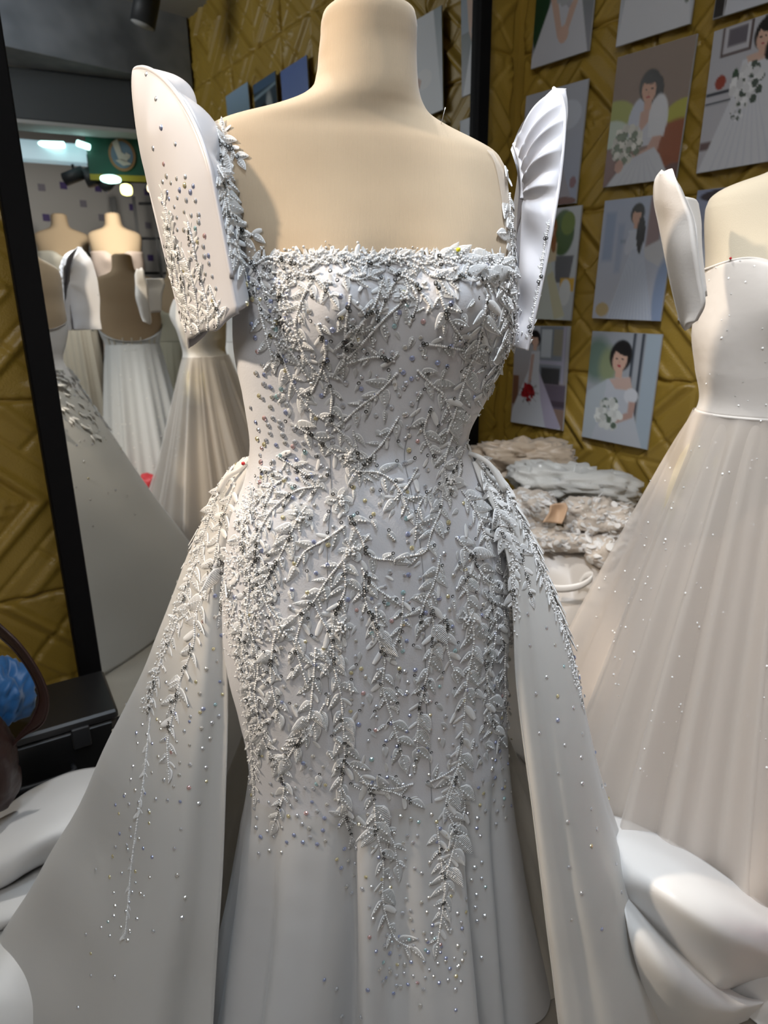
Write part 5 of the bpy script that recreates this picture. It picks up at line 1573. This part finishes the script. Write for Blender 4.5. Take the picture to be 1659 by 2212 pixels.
# each of the largest leaves is a part of its own; the smaller ones stay together
leaf_jobs.sort(key=lambda j: -j[2])
KEEP = 300
for me, Mx, _ in leaf_jobs[:KEEP]:
    o = bpy.data.objects.new('lace_leaf', me)
    put(o, gown)
    o.matrix_basis = Mx
mesh_np = {}
for me in LEAVES + [BUD]:
    mesh_np[me.name] = (np.array([v.co[:] for v in me.vertices]), [tuple(p.vertices) for p in me.polygons])
parts = []
for me, Mx, _ in leaf_jobs[KEEP:]:
    v, f = mesh_np[me.name]
    A = np.array(Mx)
    parts.append((list(v @ A[:3, :3].T + A[:3, 3]), f))
V, Fc = join(parts)
o = mk('lace_sprigs', V, Fc, [M['lace'], M['lace_blade2']], gown)
o.data.polygons.foreach_set('material_index', np.concatenate([[p_.material_index for p_ in me.polygons] for me, _, _ in leaf_jobs[KEEP:]]).astype(np.int32))
tag(o, kind='stuff')

# beads, sequins and rhinestones
def ico():
    t = (1 + 5 ** .5) / 2
    v = np.array([(-1, t, 0), (1, t, 0), (-1, -t, 0), (1, -t, 0), (0, -1, t), (0, 1, t), (0, -1, -t), (0, 1, -t), (t, 0, -1), (t, 0, 1), (-t, 0, -1), (-t, 0, 1)], float)
    f = [(0, 11, 5), (0, 5, 1), (0, 1, 7), (0, 7, 10), (0, 10, 11), (1, 5, 9), (5, 11, 4), (11, 10, 2), (10, 7, 6), (7, 1, 8), (3, 9, 4), (3, 4, 2), (3, 2, 6), (3, 6, 8), (3, 8, 9), (4, 9, 5), (2, 4, 11), (6, 2, 10), (8, 6, 7), (9, 8, 1)]
    return v / np.linalg.norm(v[0]), f
iv, if_ = ico()
def scatter_mesh(name, items, bv, bf, m, parent, smooth=True):
    n = len(items)
    if not n:
        return None
    V = np.concatenate([bv @ A.T + p for p, A in items])
    Fa = np.concatenate([np.array(bf) + i * len(bv) for i in range(n)])
    o = mk(name, V, Fa, m, parent, smooth)
    tag(o, kind='stuff')
    return o
scatter_mesh('bead_trim', [(p, np.eye(3) * r) for p, r in bead_jobs], iv, if_, M['bead'], gown)
def basis(n):
    t = np.cross(n, [0.3, 0.2, 1.0])
    t = unit(t)
    b = np.cross(n, t)
    return np.stack([t, b, n], 1)
k8 = [2 * math.pi * k / 8 for k in range(8)]
ring_v = np.array([(math.cos(a) * r, math.sin(a) * r, z) for r, z in ((1, 0), (.55, .2)) for a in k8])
ring_f = [(k, (k + 1) % 8, 8 + (k + 1) % 8, 8 + k) for k in range(8)]
dark = [(p + n * .0012, basis(n) * .0025) for p, n in seq_jobs]
scatter_mesh('sequin_trim', dark, ring_v, ring_f, M['sequin'], gown, False)

stone_v = np.array([(math.cos(a), math.sin(a), 0) for a in k8] + [(math.cos(a + .39) * .72, math.sin(a + .39) * .72, .42) for a in k8] + [(math.cos(a) * .36, math.sin(a) * .36, .56) for a in k8] + [(0, 0, .58)])
stone_f = []
for k in range(8):
    j = (k + 1) % 8
    stone_f += [(k, j, 8 + k), (j, 8 + j, 8 + k), (8 + k, 16 + j, 16 + k), (8 + k, 8 + j, 16 + j), (16 + k, 16 + j, 24)]
STONE = mesh_data('rhinestone', stone_v, stone_f, M['stone'], False)
stones = []
def in_poly(x, y, pts):
    ins = False
    for (x0, y0), (x1, y1) in zip(pts, pts[1:] + pts[:1]):
        if (y0 > y) != (y1 > y) and x < (x1 - x0) * (y - y0) / (y1 - y0) + x0:
            ins = not ins
    return ins
def strew(pts, n, mind, r=(.0028, .0038)):
    xs_, ys_ = [p[0] for p in pts], [p[1] for p in pts]
    got, tries = [], 0
    while len(got) < n and tries < n * 40:
        tries += 1
        x, y = R.uniform(min(xs_), max(xs_)), R.uniform(min(ys_), max(ys_))
        if not in_poly(x, y, pts) or any((x - a) ** 2 + (y - b) ** 2 < mind ** 2 for a, b in got):
            continue
        h, nn = cast(T_all, x, y)
        if h is None:
            continue
        got.append((x, y))
        stones.append((h + nn * .0006, nn, R.uniform(*r)))
strew([(525, 600), (620, 600), (640, 880), (560, 870)], 45, 14)
strew([(560, 565), (1100, 565), (1095, 700), (1040, 900), (1010, 960), (560, 960), (540, 880), (600, 760)], 130, 20)
strew([(548, 885), (680, 940), (720, 1040), (560, 1030)], 40, 15)
strew([(560, 1000), (1040, 1000), (1095, 1200), (1100, 1500), (560, 1500), (500, 1300)], 190, 19)
strew([(550, 1500), (1100, 1500), (1105, 1700), (550, 1700)], 85, 20)
strew([(540, 1690), (740, 1690), (700, 1830), (560, 1850)], 45, 18)
strew([(730, 1750), (1050, 1750), (1060, 1990), (960, 2060), (870, 2050), (800, 1980), (720, 1880)], 95, 17)
strew([(790, 2020), (1010, 2000), (1000, 2120), (840, 2150)], 50, 16)
strew([(690, 2090), (1050, 2060), (1040, 2200), (700, 2200)], 16, 30)
strew([(1020, 1560), (1105, 1560), (1110, 1760), (1030, 1800)], 38, 16)
strew([(868, 740), (892, 740), (884, 1500), (866, 1500)], 26, 22)
strew([(410, 1300), (480, 1250), (485, 1560), (330, 1560)], 26, 24)
strew([(300, 1560), (470, 1520), (440, 1740), (260, 1760)], 40, 22)
strew([(255, 1700), (330, 1700), (300, 2060), (210, 2010)], 34, 18)
strew([(190, 1880), (420, 1760), (400, 2000), (160, 2190)], 20, 40)
strew([(1130, 1300), (1230, 1400), (1290, 1800), (1160, 1600)], 18, 40)
strew([(1190, 1700), (1320, 1800), (1380, 2050), (1220, 2000)], 8, 60)
strew([(318, 130), (395, 330), (350, 400), (312, 240)], 8, 40)
strew([(340, 380), (420, 380), (455, 560), (380, 560), (350, 440)], 34, 14)
strew([(380, 560), (455, 540), (480, 690), (400, 690)], 22, 16)
cand = sorted(stones, key=lambda s: (np.linalg.norm(s[0] - CAM) / s[2]))
for p, n, r in cand[:300]:
    o = bpy.data.objects.new('rhinestone', STONE)
    put(o, gown)
    A = basis(n) * r
    o.matrix_basis = Matrix(((*A[0], p[0]), (*A[1], p[1]), (*A[2], p[2]), (0, 0, 0, 1)))
scatter_mesh('rhinestone_scatter', [(p, basis(n) * r) for p, n, r in cand[300:]], stone_v, stone_f, M['stone'], gown, False)

# the back of the overskirt, which the mirror shows, carries the same lace and sparkle
parts, gl = [], []
for _ in range(620):
    i = int(3 + 52 * R.random() ** 1.5)
    j = R.randrange(62, 168)
    p = over_G[i, j]
    n = unit((p - np.array([-.02, CY + .05, p[2]])) * np.array([1, 1, 0]) + np.array([0, 0, .15]))
    if i > 44:
        continue
    v, f = mesh_np[R.choice(LEAVES).name]
    a = R.uniform(-.9, .9)
    t_ = np.cross(n, UP)
    A = np.array(frame(p + n * .002, -UP * math.cos(a) + t_ * math.sin(a), n, R.uniform(.02, .034)))
    parts.append((list(v @ A[:3, :3].T + A[:3, 3]), f))
for _ in range(160):
    i, j = R.randrange(4, 70), R.randrange(62, 168)
    p = over_G[i, j]
    n = unit((p - np.array([-.02, CY + .05, p[2]])) * np.array([1, 1, 0]))
    gl.append((p + n * .004, basis(n) * R.uniform(.003, .0045)))
V, Fc = join(parts)
tag(mk('lace_sprigs', V, Fc, M['lace'], overskirt), kind='stuff')
scatter_mesh('rhinestone_scatter', gl, stone_v, stone_f, M['stone'], overskirt, False)

# dressmaker's pins
def pin(px, tree, head, label, direc, ln=.022, r=.0024):
    h, n = cast(tree, *px)
    if h is None:
        return
    e = empty('straight_pin', h, label, 'pin')
    d = unit(n * .6 + np.asarray(direc, float))
    v, f = tube_vf([h - d * .006, h + d * ln * .6], .0005, 6)
    mk('shaft', v, f, M['steel'], e)
    if head is not None:
        mk('pin_head', iv * r + (h + d * (ln * .6)), if_, head, e)
M['pin_red'] = mat('red_pin_head', (0.55, 0.01, 0.02), 0.2, coat=.5)
M['pin_yellow'] = mat('yellow_pin_head', (0.75, 0.70, 0.02), 0.25, coat=.5)
pin((536, 1004), T_all, M['pin_red'], 'red-headed pin holding the overskirt at the waist', (-.2, -.3, .2), .012, .0030)
pin((987, 552), T_all, M['pin_yellow'], 'yellow-headed pin stuck in the beaded neckline', (0, -.2, .8), .012, .0030)
pin((953, 268), T_form, None, 'bare steel pin standing in the form beside the neck', (.1, -.1, 1), .030)
T_2 = bvh_of([b2])
pin((1578, 566), T_2, M['pin_red'], 'red-headed pin in the neckline of the tulle gown', (.05, -.2, .9), .012, .0026)
pin((1505, 455), bvh_of([bpy.data.objects[form2.children[0].name]]) if False else T_2, M['matte_black'], 'black-headed pin at the shoulder of the cream form', (0, -.2, .6), .012, .0026)

for g_, items in spark_later:
    dv = np.array([(math.cos(a), math.sin(a), 0) for a in k8] + [(0, 0, .3)])
    scatter_mesh('glitter_specks', [(p, basis(n) * R0.uniform(.003, .005)) for p, n in items], dv, [(k, (k + 1) % 8, 8) for k in range(8)], M['glitter'], g_, False)
# glitter specks on the tulle gown and the heap
T_t = bvh_of([tulle_outer, b2])
gl = []
for _ in range(230):
    x, y = R.uniform(1240, 1659), R.uniform(560, 1700)
    h, n = cast(T_t, x, y)
    if h is not None:
        gl.append((h + n * .002, basis(unit(n + np.array([R.uniform(-.5, .5), 0, R.uniform(-.5, .5)]))) * R.uniform(.0012, .0022)))
disc_v = np.array([(math.cos(a), math.sin(a), 0) for a in k8] + [(0, 0, .3)])
disc_f = [(k, (k + 1) % 8, 8) for k in range(8)]
scatter_mesh('glitter_specks', gl, disc_v, disc_f, M['glitter'], gown2, False)
def dress_heap(o, n, box, glit, leaf=16):
    tree = bvh_of([o])
    parts, gl = [], []
    for _ in range(n):
        x, y = R.uniform(box[0], box[2]), R.uniform(box[1], box[3])
        h, nn = cast(tree, x, y)
        if h is None:
            continue
        a = R.choice((0.6, 2.4, -.5)) + R.uniform(-.4, .4)
        v, f = mesh_np[R.choice(LEAVES).name]
        A = np.array(frame(h, np.array([math.cos(a), 0, math.sin(a)]), nn, leaf * .0011 * R.uniform(.8, 1.5)))
        parts.append((list(v @ A[:3, :3].T + A[:3, 3]), f))
    if parts:
        V, Fc = join(parts)
        tag(mk('lace_sprigs', V, Fc, M['lace'], o), kind='stuff')
    for _ in range(glit):
        x, y = R.uniform(box[0], box[2]), R.uniform(box[1], box[3])
        h, nn = cast(tree, x, y)
        if h is not None:
            gl.append((h + nn * .003, basis(unit(nn + np.array([R.uniform(-.5, .5), 0, R.uniform(-.5, .5)]))) * R.uniform(.0014, .0028)))
    scatter_mesh('glitter_specks', gl, disc_v, disc_f, M['glitter'], o, False)
dress_heap(heap_tulle, 0, (1075, 985, 1400, 1090), 90)
dress_heap(heap_l, 120, (1105, 1050, 1200, 1150), 24, 18)
dress_heap(heap_r, 260, (1195, 1060, 1390, 1190), 50, 17)
dress_heap(heap_f, 150, (1130, 1130, 1300, 1200), 24, 15)
dress_heap(heap_f2, 60, (1250, 1150, 1390, 1230), 20, 24)
